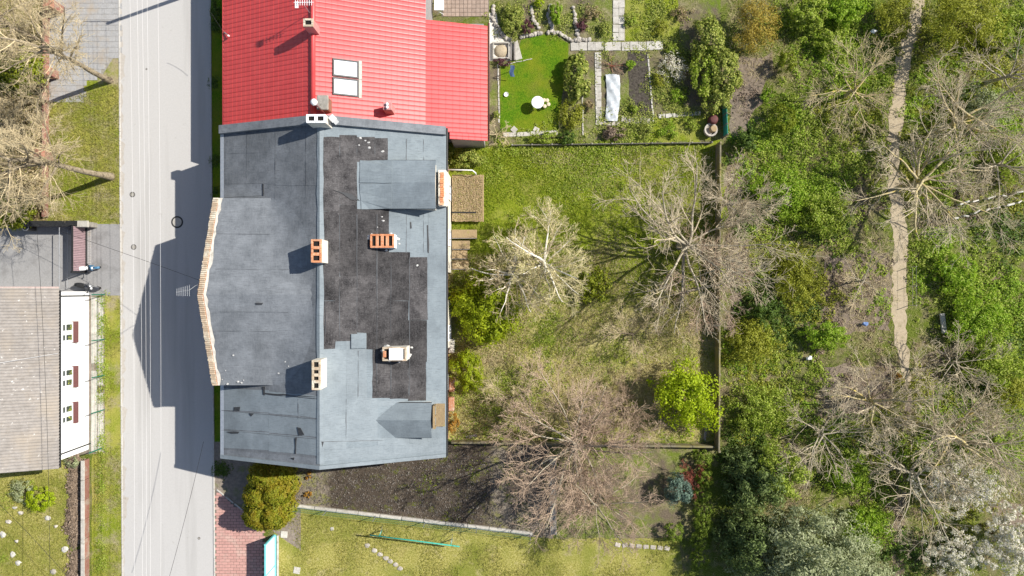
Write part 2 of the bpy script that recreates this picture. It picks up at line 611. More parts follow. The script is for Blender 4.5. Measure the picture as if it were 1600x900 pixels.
def soil_mix():
    # tilled earth, dark in the middle, paler towards both x ends
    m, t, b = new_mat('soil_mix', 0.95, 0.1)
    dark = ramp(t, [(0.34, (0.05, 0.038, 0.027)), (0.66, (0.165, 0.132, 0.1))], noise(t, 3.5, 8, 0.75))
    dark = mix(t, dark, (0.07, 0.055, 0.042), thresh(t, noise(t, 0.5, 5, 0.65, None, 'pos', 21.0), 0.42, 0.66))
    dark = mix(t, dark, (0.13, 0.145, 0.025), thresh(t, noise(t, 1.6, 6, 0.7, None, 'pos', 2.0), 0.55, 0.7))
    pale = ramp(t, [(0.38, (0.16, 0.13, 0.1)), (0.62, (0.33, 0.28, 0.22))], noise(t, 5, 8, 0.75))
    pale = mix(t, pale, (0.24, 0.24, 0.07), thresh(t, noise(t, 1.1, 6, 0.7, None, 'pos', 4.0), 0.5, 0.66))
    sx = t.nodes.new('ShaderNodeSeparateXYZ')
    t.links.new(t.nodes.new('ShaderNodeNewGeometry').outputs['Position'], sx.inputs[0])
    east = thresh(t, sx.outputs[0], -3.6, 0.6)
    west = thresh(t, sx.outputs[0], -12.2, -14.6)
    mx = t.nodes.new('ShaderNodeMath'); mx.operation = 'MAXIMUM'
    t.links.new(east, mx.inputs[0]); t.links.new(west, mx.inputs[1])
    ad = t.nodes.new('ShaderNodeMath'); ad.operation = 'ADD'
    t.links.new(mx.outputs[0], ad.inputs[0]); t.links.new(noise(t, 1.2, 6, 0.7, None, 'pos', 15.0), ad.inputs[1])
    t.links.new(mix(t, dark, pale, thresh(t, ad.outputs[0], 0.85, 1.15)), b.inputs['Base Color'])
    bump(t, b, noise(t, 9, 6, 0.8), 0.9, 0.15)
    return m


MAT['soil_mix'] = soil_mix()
MAT['soil_bed'] = simple('soil_bed', (0.1, 0.08, 0.06), (0.22, 0.185, 0.145), 6, spots=(0.12, 0.15, 0.04), spot=(2.2, 0.55, 0.68), bmp=0.8, bscale=9, detail=8)
MAT['dirt'] = simple('road_dirt', (0.4, 0.36, 0.31), (0.47, 0.44, 0.395), 5, spots=(0.33, 0.29, 0.23), spot=(3, 0.55, 0.7))
MAT['path'] = simple('path', (0.36, 0.29, 0.195), (0.47, 0.39, 0.27), 5, spots=(0.25, 0.22, 0.12), spot=(1.6, 0.54, 0.7), bmp=0.35, bscale=12, detail=8)
MAT['forest_soil'] = simple('forest_soil', (0.13, 0.1, 0.075), (0.27, 0.215, 0.16), 6, bmp=0.7, bscale=10, detail=8)


def road_mat():
    m, t, b = new_mat('road_concrete', 0.92, 0.2)
    col = ramp(t, [(0.3, (0.44, 0.426, 0.405)), (0.7, (0.49, 0.476, 0.455))], noise(t, 9, 6, 0.75))
    col = mix(t, col, (0.375, 0.362, 0.342), thresh(t, noise(t, 0.9, 4, 0.6, (1.0, 0.06, 1), 'pos', 4.0), 0.5, 0.75))   # worn wheel tracks
    col = mix(t, col, (0.36, 0.34, 0.31), thresh(t, noise(t, 2.2, 7, 0.75, None, 'pos', 8.0), 0.62, 0.76))
    t.links.new(col, b.inputs['Base Color'])
    bump(t, b, noise(t, 30, 4, 0.7), 0.12, 0.02)
    return m


MAT['road'] = road_mat()
MAT['asphalt'] = simple('driveway_asphalt', (0.25, 0.245, 0.24), (0.31, 0.305, 0.3), 8, spots=(0.2, 0.195, 0.19), spot=(0.8, 0.5, 0.7), bmp=0.2, bscale=40, detail=8)
MAT['grey_paving'] = simple('grey_paving', (0.3, 0.295, 0.29), (0.39, 0.385, 0.375), 7, spots=(0.36, 0.3, 0.23), spot=(0.6, 0.5, 0.72), rand=0.045, bmp=0.2, bscale=40)
MAT['concrete'] = simple('pale_concrete', (0.38, 0.355, 0.31), (0.55, 0.52, 0.46), 5, spots=(0.27, 0.25, 0.2), spot=(2.5, 0.56, 0.7), rand=0.1, bmp=0.3, bscale=25, detail=8)
MAT['mossy_concrete'] = simple('mossy_concrete', (0.14, 0.125, 0.09), (0.26, 0.23, 0.16), 6, spots=(0.24, 0.21, 0.07), spot=(0.9, 0.42, 0.62), rand=0.1, bmp=0.35, bscale=25, detail=8)
MAT['old_concrete'] = simple('old_concrete', (0.22, 0.205, 0.18), (0.36, 0.335, 0.29), 6, spots=(0.13, 0.13, 0.08), spot=(1.8, 0.55, 0.7), rand=0.1, bmp=0.35, bscale=25, detail=8)
MAT['kerb'] = simple('kerb_concrete', (0.4, 0.38, 0.345), (0.52, 0.5, 0.46), 8, rand=0.08, bmp=0.2)
MAT['red_paver'] = simple('red_paver', (0.46, 0.25, 0.215), (0.56, 0.32, 0.275), 9, rand=0.07, spots=(0.52, 0.37, 0.31), spot=(0.9, 0.5, 0.7), bmp=0.2)
MAT['joint'] = simple('sandy_joint', (0.13, 0.11, 0.09), (0.22, 0.19, 0.16), 12)
MAT['iron'] = simple('cast_iron', (0.06, 0.058, 0.055), (0.13, 0.125, 0.12), 20, rough=0.6, metal=0.5)
MAT['iron_ring'] = simple('dark_tar_ring', (0.035, 0.035, 0.035), (0.07, 0.068, 0.065), 10)
MAT['terracotta'] = simple('terracotta', (0.26, 0.115, 0.075), (0.38, 0.185, 0.125), 12, rand=0.15, bmp=0.2, spots=(0.2, 0.15, 0.11), spot=(3, 0.5, 0.65))
MAT['faded_tile'] = simple('faded_tile', (0.4, 0.29, 0.26), (0.52, 0.42, 0.38), 9, bmp=0.2)


def brick_mat(name, a, b_, mortar, dirt, scale=1.0):
    m, t, b = new_mat(name, 0.95, 0.1)
    c = t.nodes.new('ShaderNodeNewGeometry').outputs['Position']
    col = ramp(t, [(0.3, a), (0.7, b_)], noise(t, 6, 5, 0.7))
    col = mix(t, col, mortar, thresh(t, noise(t, 1.6, 6, 0.75, None, 'pos', 2.0), 0.48, 0.62))
    col = mix(t, col, dirt, thresh(t, noise(t, 3.1, 6, 0.75, None, 'pos', 7.0), 0.6, 0.72))
    col = vary(t, col, 0.16)
    t.links.new(col, b.inputs['Base Color'])
    bump(t, b, noise(t, 30, 4, 0.7), 0.3, 0.03)
    return m


MAT['cap_brick'] = brick_mat('weathered_cap_brick', (0.42, 0.29, 0.19), (0.52, 0.43, 0.31), (0.6, 0.55, 0.44), (0.3, 0.24, 0.18))
MAT['wall_brick'] = brick_mat('wall_brick', (0.36, 0.16, 0.09), (0.46, 0.23, 0.13), (0.5, 0.44, 0.36), (0.24, 0.17, 0.13))
MAT['orange_brick'] = brick_mat('orange_brick', (0.55, 0.2, 0.09), (0.64, 0.28, 0.14), (0.62, 0.38, 0.24), (0.34, 0.16, 0.1))
MAT['fence_brick'] = brick_mat('fence_brick', (0.24, 0.11, 0.085), (0.33, 0.165, 0.125), (0.33, 0.25, 0.2), (0.17, 0.11, 0.085))
MAT['cream_plaster'] = simple('cream_plaster', (0.66, 0.6, 0.5), (0.78, 0.73, 0.64), 4, spots=(0.45, 0.4, 0.33), spot=(3.0, 0.6, 0.72), bmp=0.25, detail=7)
MAT['plaster_bit'] = simple('plaster_fragment', (0.42, 0.41, 0.39), (0.62, 0.61, 0.58), 12)
MAT['soot'] = simple('flue_soot', (0.012, 0.011, 0.01), (0.025, 0.022, 0.02), 10)
MAT['white_wall'] = simple('white_render', (0.84, 0.84, 0.83), (0.9, 0.9, 0.89), 2.0, spots=(0.76, 0.76, 0.75), spot=(0.8, 0.6, 0.8), bmp=0.08, bscale=40)
MAT['grey_wall'] = simple('grey_render', (0.27, 0.25, 0.25), (0.33, 0.31, 0.3), 3)


def felt(name, base, light, streak, spk, rnd=0.05, lines=0.5, crust=0.0):
    """bitumen felt: streaks along the sheet, worn mineral speckle"""
    m, t, b = new_mat(name, 0.88, 0.25)
    col = ramp(t, [(0.36, base), (0.66, light)], noise(t, 1.1, 8, 0.76))
    col = mix(t, col, tuple(x * 0.72 for x in base), thresh(t, noise(t, 0.33, 5, 0.65, None, 'pos', 12.0), 0.48, 0.72))
    f1 = noise(t, 5.0, 6, 0.75, (0.35, 3.2, 1), 'pos', 2.0)
    f2 = noise(t, 5.0, 6, 0.75, (3.2, 0.35, 1), 'pos', 5.0)
    col = mix(t, col, tuple(x * 0.62 for x in base), thresh(t, f1, 0.5, 0.78), 'MIX')
    m1 = t.nodes.new('ShaderNodeMath'); m1.operation = 'MULTIPLY'; m1.inputs[1].default_value = streak
    t.links.new(thresh(t, f2, 0.46, 0.74), m1.inputs[0])
    col = mix(t, col, light, m1.outputs[0])
    if spk:
        m2 = t.nodes.new('ShaderNodeMath'); m2.operation = 'MULTIPLY'; m2.inputs[1].default_value = spk
        t.links.new(thresh(t, noise(t, 13, 6, 0.85, None, 'pos', 1.0), 0.52, 0.66), m2.inputs[0])
        col = mix(t, col, (0.42, 0.41, 0.41), m2.outputs[0])
    col = vary(t, col, rnd)
    t.links.new(col, b.inputs['Base Color'])
    bump(t, b, noise(t, 7, 6, 0.75), 0.35, 0.04)
    return m


MAT['felt_west'] = felt('felt_grey', (0.11, 0.12, 0.13), (0.2, 0.212, 0.226), 0.55, 0.12, 0.03)
MAT['felt_gable'] = felt('felt_grey_blue', (0.135, 0.147, 0.16), (0.23, 0.246, 0.263), 0.55, 0.12, 0.03)
MAT['felt_light'] = felt('felt_coated_blue', (0.17, 0.2, 0.22), (0.22, 0.256, 0.276), 0.4, 0.0, 0.05)
MAT['felt_pale'] = felt('felt_coated_pale', (0.2, 0.232, 0.252), (0.25, 0.285, 0.305), 0.4, 0.0, 0.03)
MAT['felt_black'] = felt('felt_bare_black', (0.014, 0.013, 0.014), (0.1, 0.094, 0.094), 0.5, 0.2, 0.25)
MAT['tar'] = simple('tar_seam', (0.03, 0.032, 0.035), (0.06, 0.062, 0.066), 9, rough=0.6)
MAT['felt_seam'] = simple('felt_seam', (0.075, 0.08, 0.087), (0.14, 0.148, 0.158), 3)
MAT['zinc'] = simple('zinc_edge', (0.38, 0.41, 0.45), (0.5, 0.53, 0.56), 5, rough=0.5, metal=0.3)
MAT['black_metal'] = simple('black_painted_metal', (0.018, 0.018, 0.018), (0.035, 0.035, 0.035), 8, rough=0.5)
MAT['grey_metal'] = simple('galvanised_metal', (0.36, 0.37, 0.38), (0.47, 0.48, 0.49), 9, rough=0.45, metal=0.6)
MAT['white_metal'] = simple('white_painted_metal', (0.78, 0.78, 0.78), (0.84, 0.84, 0.84), 5, rough=0.5)
MAT['red_roof'] = simple('red_sheet_metal', (0.58, 0.06, 0.06), (0.64, 0.078, 0.076), 1.4, rough=0.42, spec=0.5, spots=(0.53, 0.052, 0.053), spot=(2.5, 0.6, 0.75), rand=0.035, coord='pos')
MAT['pink_plaster'] = simple('faded_pink_plaster', (0.48, 0.2, 0.19), (0.58, 0.28, 0.26), 5, bmp=0.2)
MAT['asbestos'] = simple('corrugated_cement', (0.25, 0.225, 0.2), (0.36, 0.33, 0.3), 3.5, spots=(0.66, 0.64, 0.6), spot=(3.6, 0.63, 0.67), rand=0.07, bmp=0.3, bscale=25, detail=8, big=((0.37, 0.32, 0.26), 0.5, 0.5, 0.8))
MAT['glass'] = simple('window_glass', (0.03, 0.04, 0.045), (0.06, 0.075, 0.08), 3, rough=0.08, spec=0.8)
MAT['glare_tint_glass'] = simple('roof_window_glass', (0.62, 0.66, 0.7), (0.7, 0.74, 0.78), 2, rough=0.12, spec=1.0)  # sky and sun reflection painted into the panes as a pale base colour
MAT['sill_brown'] = simple('red_brown_sill', (0.1, 0.035, 0.033), (0.135, 0.05, 0.045), 8, rough=0.6)
MAT['curtain'] = simple('net_curtain', (0.6, 0.62, 0.6), (0.78, 0.8, 0.78), 9)
MAT['wood'] = simple('weathered_wood', (0.26, 0.18, 0.1), (0.42, 0.32, 0.18), 9, spots=(0.3, 0.3, 0.06), spot=(3.0, 0.6, 0.75), rand=0.14, bmp=0.3, stretch=(4, 0.6, 1))
MAT['grey_wood'] = simple('grey_timber', (0.2, 0.18, 0.16), (0.32, 0.29, 0.26), 8, rand=0.12, bmp=0.3)
MAT['gate_pink'] = simple('plum_brown_board', (0.3, 0.2, 0.215), (0.38, 0.27, 0.285), 6, rand=0.08)
MAT['green_paint'] = simple('green_paint', (0.02, 0.14, 0.085), (0.035, 0.19, 0.12), 8, rough=0.5)
MAT['teal_paint'] = simple('teal_green_paint', (0.04, 0.33, 0.25), (0.06, 0.42, 0.32), 8, rough=0.45)
MAT['cyan_paint'] = simple('cyan_paint', (0.16, 0.55, 0.58), (0.22, 0.63, 0.66), 6, rough=0.5)
MAT['wire_white'] = simple('bare_aluminium_wire', (0.62, 0.61, 0.59), (0.7, 0.69, 0.67), 4, rough=0.35)
MAT['wire_black'] = simple('black_cable', (0.02, 0.02, 0.02), (0.035, 0.035, 0.035), 4)
MAT['rubber'] = simple('tyre_rubber', (0.018, 0.018, 0.018), (0.03, 0.03, 0.03), 20)
MAT['blue_paint'] = simple('blue_bodywork', (0.05, 0.16, 0.28), (0.07, 0.2, 0.34), 8, rough=0.3, spec=0.5)
MAT['dark_paint'] = simple('dark_bodywork', (0.03, 0.032, 0.038), (0.06, 0.062, 0.07), 12, rough=0.3, spec=0.5)
MAT['white_plastic'] = simple('white_plastic', (0.8, 0.8, 0.79), (0.86, 0.86, 0.85), 5, rough=0.4)
MAT['beige_seat'] = simple('beige_seat', (0.6, 0.5, 0.34), (0.68, 0.58, 0.42), 8)
MAT['blue_cloth'] = simple('blue_cloth', (0.12, 0.2, 0.42), (0.22, 0.32, 0.55), 10)
MAT['white_sheet'] = simple('white_film', (0.4, 0.43, 0.44), (0.6, 0.63, 0.64), 4, rough=0.4, spec=0.4)
MAT['stone'] = simple('field_stone', (0.34, 0.3, 0.25), (0.52, 0.48, 0.42), 6, rand=0.2, bmp=0.3)
MAT['white_stone'] = simple('pale_flagstone', (0.42, 0.4, 0.35), (0.6, 0.57, 0.51), 6, rand=0.1, bmp=0.3)
MAT['bark_grey'] = simple('bark_grey', (0.3, 0.26, 0.19), (0.52, 0.46, 0.34), 7, spots=(0.12, 0.1, 0.08), spot=(4, 0.55, 0.7), bmp=0.5)
MAT['bark_tan'] = simple('bark_tan', (0.22, 0.175, 0.115), (0.4, 0.335, 0.235), 7, spots=(0.09, 0.07, 0.045), spot=(3, 0.5, 0.64), bmp=0.5)
MAT['bark_white'] = simple('bark_birch', (0.62, 0.57, 0.46), (0.8, 0.76, 0.65), 6, spots=(0.14, 0.12, 0.1), spot=(3.5, 0.64, 0.7), bmp=0.3)
MAT['bark_lichen'] = simple('bark_lichen', (0.36, 0.3, 0.17), (0.54, 0.46, 0.26), 6, spots=(0.56, 0.42, 0.09), spot=(2.5, 0.52, 0.65), bmp=0.4)
MAT['twig_tan'] = simple('twig_tan', (0.52, 0.41, 0.24), (0.7, 0.59, 0.37), 3)
MAT['twig_grey'] = simple('twig_grey', (0.46, 0.38, 0.255), (0.68, 0.58, 0.41), 3)
MAT['twig_pink'] = simple('twig_pinkish', (0.38, 0.27, 0.19), (0.58, 0.44, 0.32), 2)
MAT['twig_gold'] = simple('twig_golden', (0.62, 0.53, 0.27), (0.78, 0.69, 0.42), 3)
MAT['twig_red'] = simple('twig_red', (0.26, 0.07, 0.05), (0.36, 0.12, 0.08), 3)
MAT['twig_brown'] = simple('twig_brown', (0.3, 0.21, 0.14), (0.46, 0.35, 0.24), 3)

LF = {
    'thuja': leafmat('leaf_thuja', [(0.2, 0.21, 0.012), (0.31, 0.33, 0.02), (0.17, 0.21, 0.015), (0.36, 0.3, 0.03)], 0.35, ((0.33, 0.24, 0.02), 0.9)),
    'conifer': leafmat('leaf_conifer', [(0.18, 0.24, 0.006), (0.38, 0.46, 0.013), (0.26, 0.34, 0.01), (0.52, 0.58, 0.03)], 0.45),
    'yew': leafmat('leaf_yew', [(0.09, 0.13, 0.006), (0.22, 0.26, 0.012), (0.33, 0.35, 0.025)], 0.3),
    'lime': leafmat('leaf_lime', [(0.36, 0.47, 0.01), (0.48, 0.6, 0.016), (0.28, 0.37, 0.008), (0.56, 0.65, 0.035)], 0.45),
    'green': leafmat('leaf_green', [(0.14, 0.22, 0.008), (0.3, 0.42, 0.022), (0.52, 0.6, 0.12), (0.4, 0.44, 0.09)], 0.45),
    'bright': leafmat('leaf_bright', [(0.18, 0.33, 0.012), (0.31, 0.47, 0.025), (0.48, 0.58, 0.1)], 0.45),
    'dark': leafmat('leaf_dark', [(0.05, 0.095, 0.012), (0.1, 0.17, 0.02), (0.17, 0.25, 0.04)], 0.3),
    'olive': leafmat('leaf_olive', [(0.21, 0.24, 0.015), (0.34, 0.36, 0.03), (0.47, 0.48, 0.08)], 0.4),
    'sage': leafmat('leaf_sage', [(0.26, 0.3, 0.14), (0.4, 0.44, 0.23), (0.54, 0.57, 0.34), (0.19, 0.23, 0.09)], 0.4),
    'pine': leafmat('leaf_pine', [(0.09, 0.14, 0.03), (0.16, 0.22, 0.06), (0.27, 0.34, 0.12)], 0.3),
    'blue': leafmat('leaf_bluish', [(0.09, 0.15, 0.11), (0.15, 0.23, 0.17), (0.2, 0.28, 0.22)], 0.25),
    'varieg': leafmat('leaf_variegated', [(0.09, 0.15, 0.015), (0.34, 0.4, 0.06), (0.54, 0.55, 0.14), (0.13, 0.2, 0.015)], 0.35),
    'yellow': leafmat('leaf_yellow', [(0.42, 0.32, 0.05), (0.55, 0.43, 0.08), (0.3, 0.24, 0.05)], 0.4),
    'moss': leafmat('leaf_moss', [(0.2, 0.25, 0.012), (0.28, 0.33, 0.02), (0.16, 0.21, 0.012)], 0.25),
    'white': leafmat('blossom_white', [(0.8, 0.76, 0.66), (0.9, 0.87, 0.79), (0.85, 0.8, 0.66), (0.3, 0.34, 0.08)], 0.5),
    'purple': leafmat('leaf_purple', [(0.1, 0.03, 0.045), (0.17, 0.06, 0.075), (0.13, 0.07, 0.06)], 0.3),
    'orange': leafmat('leaf_orange', [(0.42, 0.2, 0.03), (0.5, 0.3, 0.05), (0.3, 0.14, 0.03)], 0.4),
    'box': leafmat('leaf_box', [(0.11, 0.17, 0.015), (0.19, 0.27, 0.025), (0.26, 0.33, 0.035)], 0.3),
    'drygrass': leafmat('dry_grass', [(0.5, 0.44, 0.19), (0.68, 0.61, 0.33), (0.38, 0.3, 0.15), (0.6, 0.52, 0.3)], 0.35),
    'grass': leafmat('grass_blade', [(0.13, 0.23, 0.006), (0.27, 0.36, 0.015), (0.44, 0.48, 0.06), (0.2, 0.29, 0.01)], 0.45),
    'lawnblade': leafmat('lawn_blade', [(0.3, 0.28, 0.06), (0.48, 0.43, 0.15), (0.21, 0.24, 0.03), (0.38, 0.36, 0.09)], 0.4),
    'clod': leafmat('soil_clod', [(0.09, 0.076, 0.06), (0.15, 0.13, 0.108), (0.12, 0.103, 0.085)], 0.0),
    'clod_pale': leafmat('pale_clod', [(0.2, 0.165, 0.13), (0.34, 0.29, 0.23), (0.26, 0.22, 0.17)], 0.0),
    'tansprig': leafmat('tan_sprig', [(0.4, 0.31, 0.16), (0.54, 0.44, 0.25), (0.3, 0.21, 0.12), (0.3, 0.3, 0.07)], 0.3),
    'litter': leafmat('leaf_litter', [(0.22, 0.16, 0.11), (0.32, 0.24, 0.17), (0.15, 0.11, 0.08)], 0.1),
}

# ------------------------------------------------------------------ the setting: ground, road, pavements, paths
sheet('ground', [(-350, -350), (350, -350), (350, 350), (-350, 350)], MAT['wild'], 0.0, raw=True)
road = sheet('road', [(187, -80), (327, -80), (331, 450), (335, 980), (193, 980), (190, 450)], MAT['road'], 0.012)
# kerb stones along both edges
kb = MB().bbox((-0.06, -0.495, -0.05), (0.06, 0.495, 0.05), 0.02).mesh('kerb_stone')
for x0, x1, rise in ((187, 193, 0.0), (327, 335, 0.02)):
    y = -20.0
    q = 0
    while y < 930:
        px = x0 + (x1 - x0) * (y + 80) / 1060 + (-1.0 if x0 < 200 else 1.0)
        gx, gy = G(px, y)
        link_mesh('kerb_stone', kb, MAT['kerb'], road, (gx, gy, rise - 0.012 + random.uniform(-0.004, 0.004)), (0, 0, random.uniform(-0.006, 0.006) + (0.0 if x0 < 200 else 0.0)))
        y += 21.5
        q += 1
# sandy dirt washed along the road edges
for y_ in range(-10, 910, 46):
    w_ = random.uniform(3, 9)
    k_ = 187 + 6 * (y_ + 80) / 1060
    sheet('road_dirt', [(k_, y_), (k_ + w_, y_ + 6), (k_ + w_ * 0.6, y_ + 25), (k_ + w_ * 0.8, y_ + 36), (k_, y_ + 44)], MAT['dirt'], 0.0165, 0.06, 0.2)
# west side
sheet('grass_verge', [(78, -80), (187, -80), (188, 92), (190, 350), (58, 352), (72, 200)], MAT['verge'], 0.006, 0.05)
sheet('wild_verge', [(-80, -80), (80, -80), (80, 350), (-80, 350)], MAT['olive_grass'], 0.003)
sheet('pavement', [(74, -80), (187, -80), (187, 84), (176, 92), (160, 118), (131, 128), (131, 160), (74, 160)], MAT['old_concrete'], 0.010)
sheet('driveway', [(-80, 350), (60, 350), (190, 350), (190, 462), (-80, 462)], MAT['asphalt'], 0.016, 0.02)
sheet('grass_strip', [(158, 460), (191, 460), (193, 980), (143, 980), (144, 710), (156, 700)], MAT['verge'], 0.007, 0.06)
sheet('garden_lawn', [(-80, 700), (108, 700), (108, 980), (-80, 980)], MAT['lawn_dry'], 0.009)
sheet('house_apron', [(100, 455), (164, 455), (164, 708), (100, 712)], MAT['soil_light'], 0.010)
# beside and behind the big grey house
sheet('house_verge', [(329, -80), (420, -80), (420, 720), (335, 720)], MAT['lawn_green'], 0.008)
sheet('bare_corner', [(334, 690), (470, 690), (470, 860), (376, 795), (334, 765)], MAT['soil_light'], 0.010, 0.03)
sheet('neighbour_lawn', [(428, 785), (470, 790), (830, 835), (1060, 830), (1075, 980), (428, 980)], MAT['lawn_dry'], 0.008, 0.04)
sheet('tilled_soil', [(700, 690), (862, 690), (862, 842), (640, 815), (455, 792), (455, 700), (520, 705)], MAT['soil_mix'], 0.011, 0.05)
sheet('bare_garden', [(862, 690), (1090, 700), (1085, 840), (862, 842)], MAT['plot'], 0.010, 0.1)
sheet('back_garden', [(700, 225), (1128, 222), (1126, 460), (980, 440), (860, 480), (700, 450)], MAT['rough_grass'], 0.010, 0.5, 0.7)
sheet('back_garden_dry', [(700, 380), (1126, 380), (1122, 690), (700, 690)], MAT['olive_grass'], 0.006, 0.1)
# neighbour's kitchen garden
sheet('garden_plot', [(764, -80), (1126, -80), (1126, 228), (764, 228)], MAT['plot'], 0.006)
sheet('clipped_lawn', [(782, 100), (806, 94), (814, 62), (850, 54), (870, 56), (888, 68), (888, 90), (878, 150), (872, 206), (782, 206)], MAT['lawn_green'], 0.012, 0.03)
sheet('white_forecourt', [(764, 20), (775, 20), (780, 55), (800, 66), (800, 95), (764, 95)], MAT['cream_plaster'], 0.012, 0.03)
sheet('grass_bed', [(978, 0), (1060, 0), (1062, 62), (978, 62)], MAT['rough_grass'], 0.010, 0.08)
sheet('grass_patch', [(985, 185), (1110, 178), (1110, 220), (985, 222)], MAT['rough_grass'], 0.011, 0.12)
sheet('dug_bed', [(980, 82), (1014, 82), (1017, 180), (985, 180)], MAT['soil_dark'], 0.013, 0.05)
sheet('tiled_yard', [(690, -80), (764, -80), (764, 26), (690, 26)], MAT['joint'], 0.010)
# footpath through the wild ground
pth = [(1440, -60, 9), (1436, 10, 10), (1425, 50, 12), (1412, 90, 12), (1406, 140, 12), (1398, 200, 12), (1396, 260, 11), (1402, 330, 12), (1407, 400, 13), (1405, 470, 13), (1406, 520, 12), (1414, 570, 8), (1421, 612, 5)]
ptl = [(1421, 610, 4), (1413, 680, 5), (1408, 760, 8), (1404, 840, 9), (1404, 960, 9)]
sheet('footpath', [(x - w * 0.88, y) for x, y, w in pth] + [(x + w * 0.88, y) for x, y, w in pth[::-1]], MAT['path'], 0.012, 0.14, 0.35)
sheet('soil_track', [(x - w, y) for x, y, w in ptl] + [(x + w, y) for x, y, w in ptl[::-1]], MAT['forest_soil'], 0.009, 0.12, 0.4)
for pts in ([(1140, 90), (1210, 85), (1200, 130), (1170, 200), (1140, 215)], [(1290, 400), (1390, 390), (1392, 520), (1300, 520), (1270, 470)], [(1200, 690), (1250, 690), (1270, 740), (1240, 760), (1205, 740)], [(1440, 560), (1500, 540), (1510, 600), (1450, 640)],
            [(1135, 240), (1165, 240), (1170, 420), (1140, 520)], [(1280, 570), (1400, 570), (1390, 640), (1280, 650)], [(1540, 780), (1600, 790), (1600, 830), (1550, 820)]):
    sheet('bare_soil', pts, MAT['forest_soil'], 0.005, 0.25, 0.6)

# manholes
for px, py, r, ring in ((277, 347, 0.44, True), (207, 304, 0.2, False), (209, 386, 0.2, False), (311, 841, 0.1, False), (229, 108, 0.07, False)):
    x, y = G(px, py)
    t = thing('manhole', {277: 'large round manhole with pale lid and dark tar ring in the road', 207: 'small dark round cover beside the road edge opposite the leaning tree', 209: 'small dark round cover in the road opposite the driveway',
                          311: 'small black valve cap in the road beside the red paving', 229: 'tiny dark valve cap in the road opposite the grey paving'}[px], 'manhole', (x, y, 0.012))
    MB().cyl((x, y), r, 0.0, 0.018, 28).build('frame', MAT['iron_ring'] if ring else MAT['iron'], t)
    MB().cyl((x, y), r * 0.74, 0.0, 0.024, 28).build('lid', MAT['concrete'] if ring else MAT['old_concrete'], t)

# paving pieces
def lay(parent, x0, y0, x1, y1, sx, sy, mat, z, gap=0.012, bond=True, th=0.03, name='paver', clip=None):
    me = MB().bbox((-sx / 2 + gap, -sy / 2 + gap, -th), (sx / 2 - gap, sy / 2 - gap, 0), 0.008).mesh(name)
    n = 0
    r = 0
    y = y0 + sy / 2
    while y < y1 and n < 300:
        x = x0 + sx / 2 + (sx / 2 if bond and r % 2 else 0)
        while x < x1 and n < 300:
            if clip is None or clip(x, y):
                link_mesh(name, me, mat, parent, (x, y, z + random.uniform(-0.003, 0.003)), (0, 0, random.uniform(-0.012, 0.012)))
                n += 1
            x += sx
        y += sy
        r += 1


def inside(poly):
    q = [G(*p) for p in poly]
    def f(x, y):
        c = False
        for i in range(len(q)):
            (xa, ya), (xb, yb) = q[i], q[i - 1]
            if (ya > y) != (yb > y) and x < (xb - xa) * (y - ya) / (yb - ya) + xa:
                c = not c
        return c
    return f


pav = sheet('red_pavement', [(336, 766), (378, 796), (412, 830), (412, 980), (338, 980)], MAT['joint'], 0.012)
x0, y1 = G(338, 760); x1, y0 = G(412, 905)
x0 -= 0.21
lay(pav, x0, y0, x1, y1, 0.42, 0.21, MAT['red_paver'], 0.02, 0.012, True, 0.02, 'paver', inside([(332, 763), (378, 796), (412, 830), (412, 980), (332, 980)]))
gp = bpy.data.objects['pavement']
x0, y1 = G(74, 0); x1, y0 = G(187, 160)
lay(gp, x0, y0, x1, y1, 0.52, 0.4, MAT['grey_paving'], 0.02, 0.007, True, 0.02, 'paver', inside([(74, -80), (187, -80), (187, 84), (176, 92), (160, 118), (131, 128), (131, 160), (74, 160)]))
ty = bpy.data.objects['tiled_yard']
x0, y1 = G(692, -4); x1, y0 = G(764, 26)
lay(ty, x0, y0, x1, y1, 0.3, 0.3, MAT['terracotta_tile'] if 'terracotta_tile' in MAT else simple('yard_tile', (0.3, 0.22, 0.17), (0.4, 0.31, 0.25), 6, rand=0.1), 0.03, 0.01, False, 0.02, 'tile')
# slabs along the white house, two rows, some paler
ap = bpy.data.objects['house_apron']
sm = MB().bbox((-0.21, -0.27, -0.04), (0.21, 0.27, 0.0), 0.012).mesh('slab')
for r in range(21):
    for c in range(2):
        if random.random() < 0.06: continue
        x, y = G(147.5 + c * 10, 470 + r * 11.5)
        link_mesh('slab', sm, MAT['concrete'], ap, (x, y, 0.055 + random.uniform(-0.012, 0.012)), (random.uniform(-0.01, 0.01), random.uniform(-0.01, 0.01), random.uniform(-0.04, 0.04)))
# kitchen-garden slab paths
gpl = bpy.data.objects['garden_plot']
def slab_row(p0, p1, n, w, mat=MAT['concrete'], parent=gpl, z=0.05, skew=0.05):
    a, b = Vector((*G(*p0), 0)), Vector((*G(*p1), 0))
    L = (b - a).length / n
    ang = math.atan2(b.y - a.y, b.x - a.x)
    me = MB().bbox((-L / 2 + 0.015, -w / 2, -0.05), (L / 2 - 0.015, w / 2, 0), 0.012).mesh('slab')
    for i in range(n):
        p = a.lerp(b, (i + 0.5) / n)
        link_mesh('slab', me, mat, parent, (p.x + random.uniform(-.02, .02), p.y + random.uniform(-.02, .02), z + random.uniform(-0.01, 0.01)), (0, 0, ang + random.uniform(-skew, skew)))
slab_row((891, 73), (1010, 72), 9, 0.62)
slab_row((1010, 72), (1036, 71), 2, 0.62, MAT['white_stone'])
slab_row((962, 0), (962, 64), 5, 0.42)
slab_row((971, 0), (971, 64), 5, 0.42)
slab_row((935, 82), (936, 194), 9, 0.36)
slab_row((1012, 85), (1021, 190), 16, 0.12)
slab_row((930, 82), (932, 190), 18, 0.1, MAT['white_stone'])
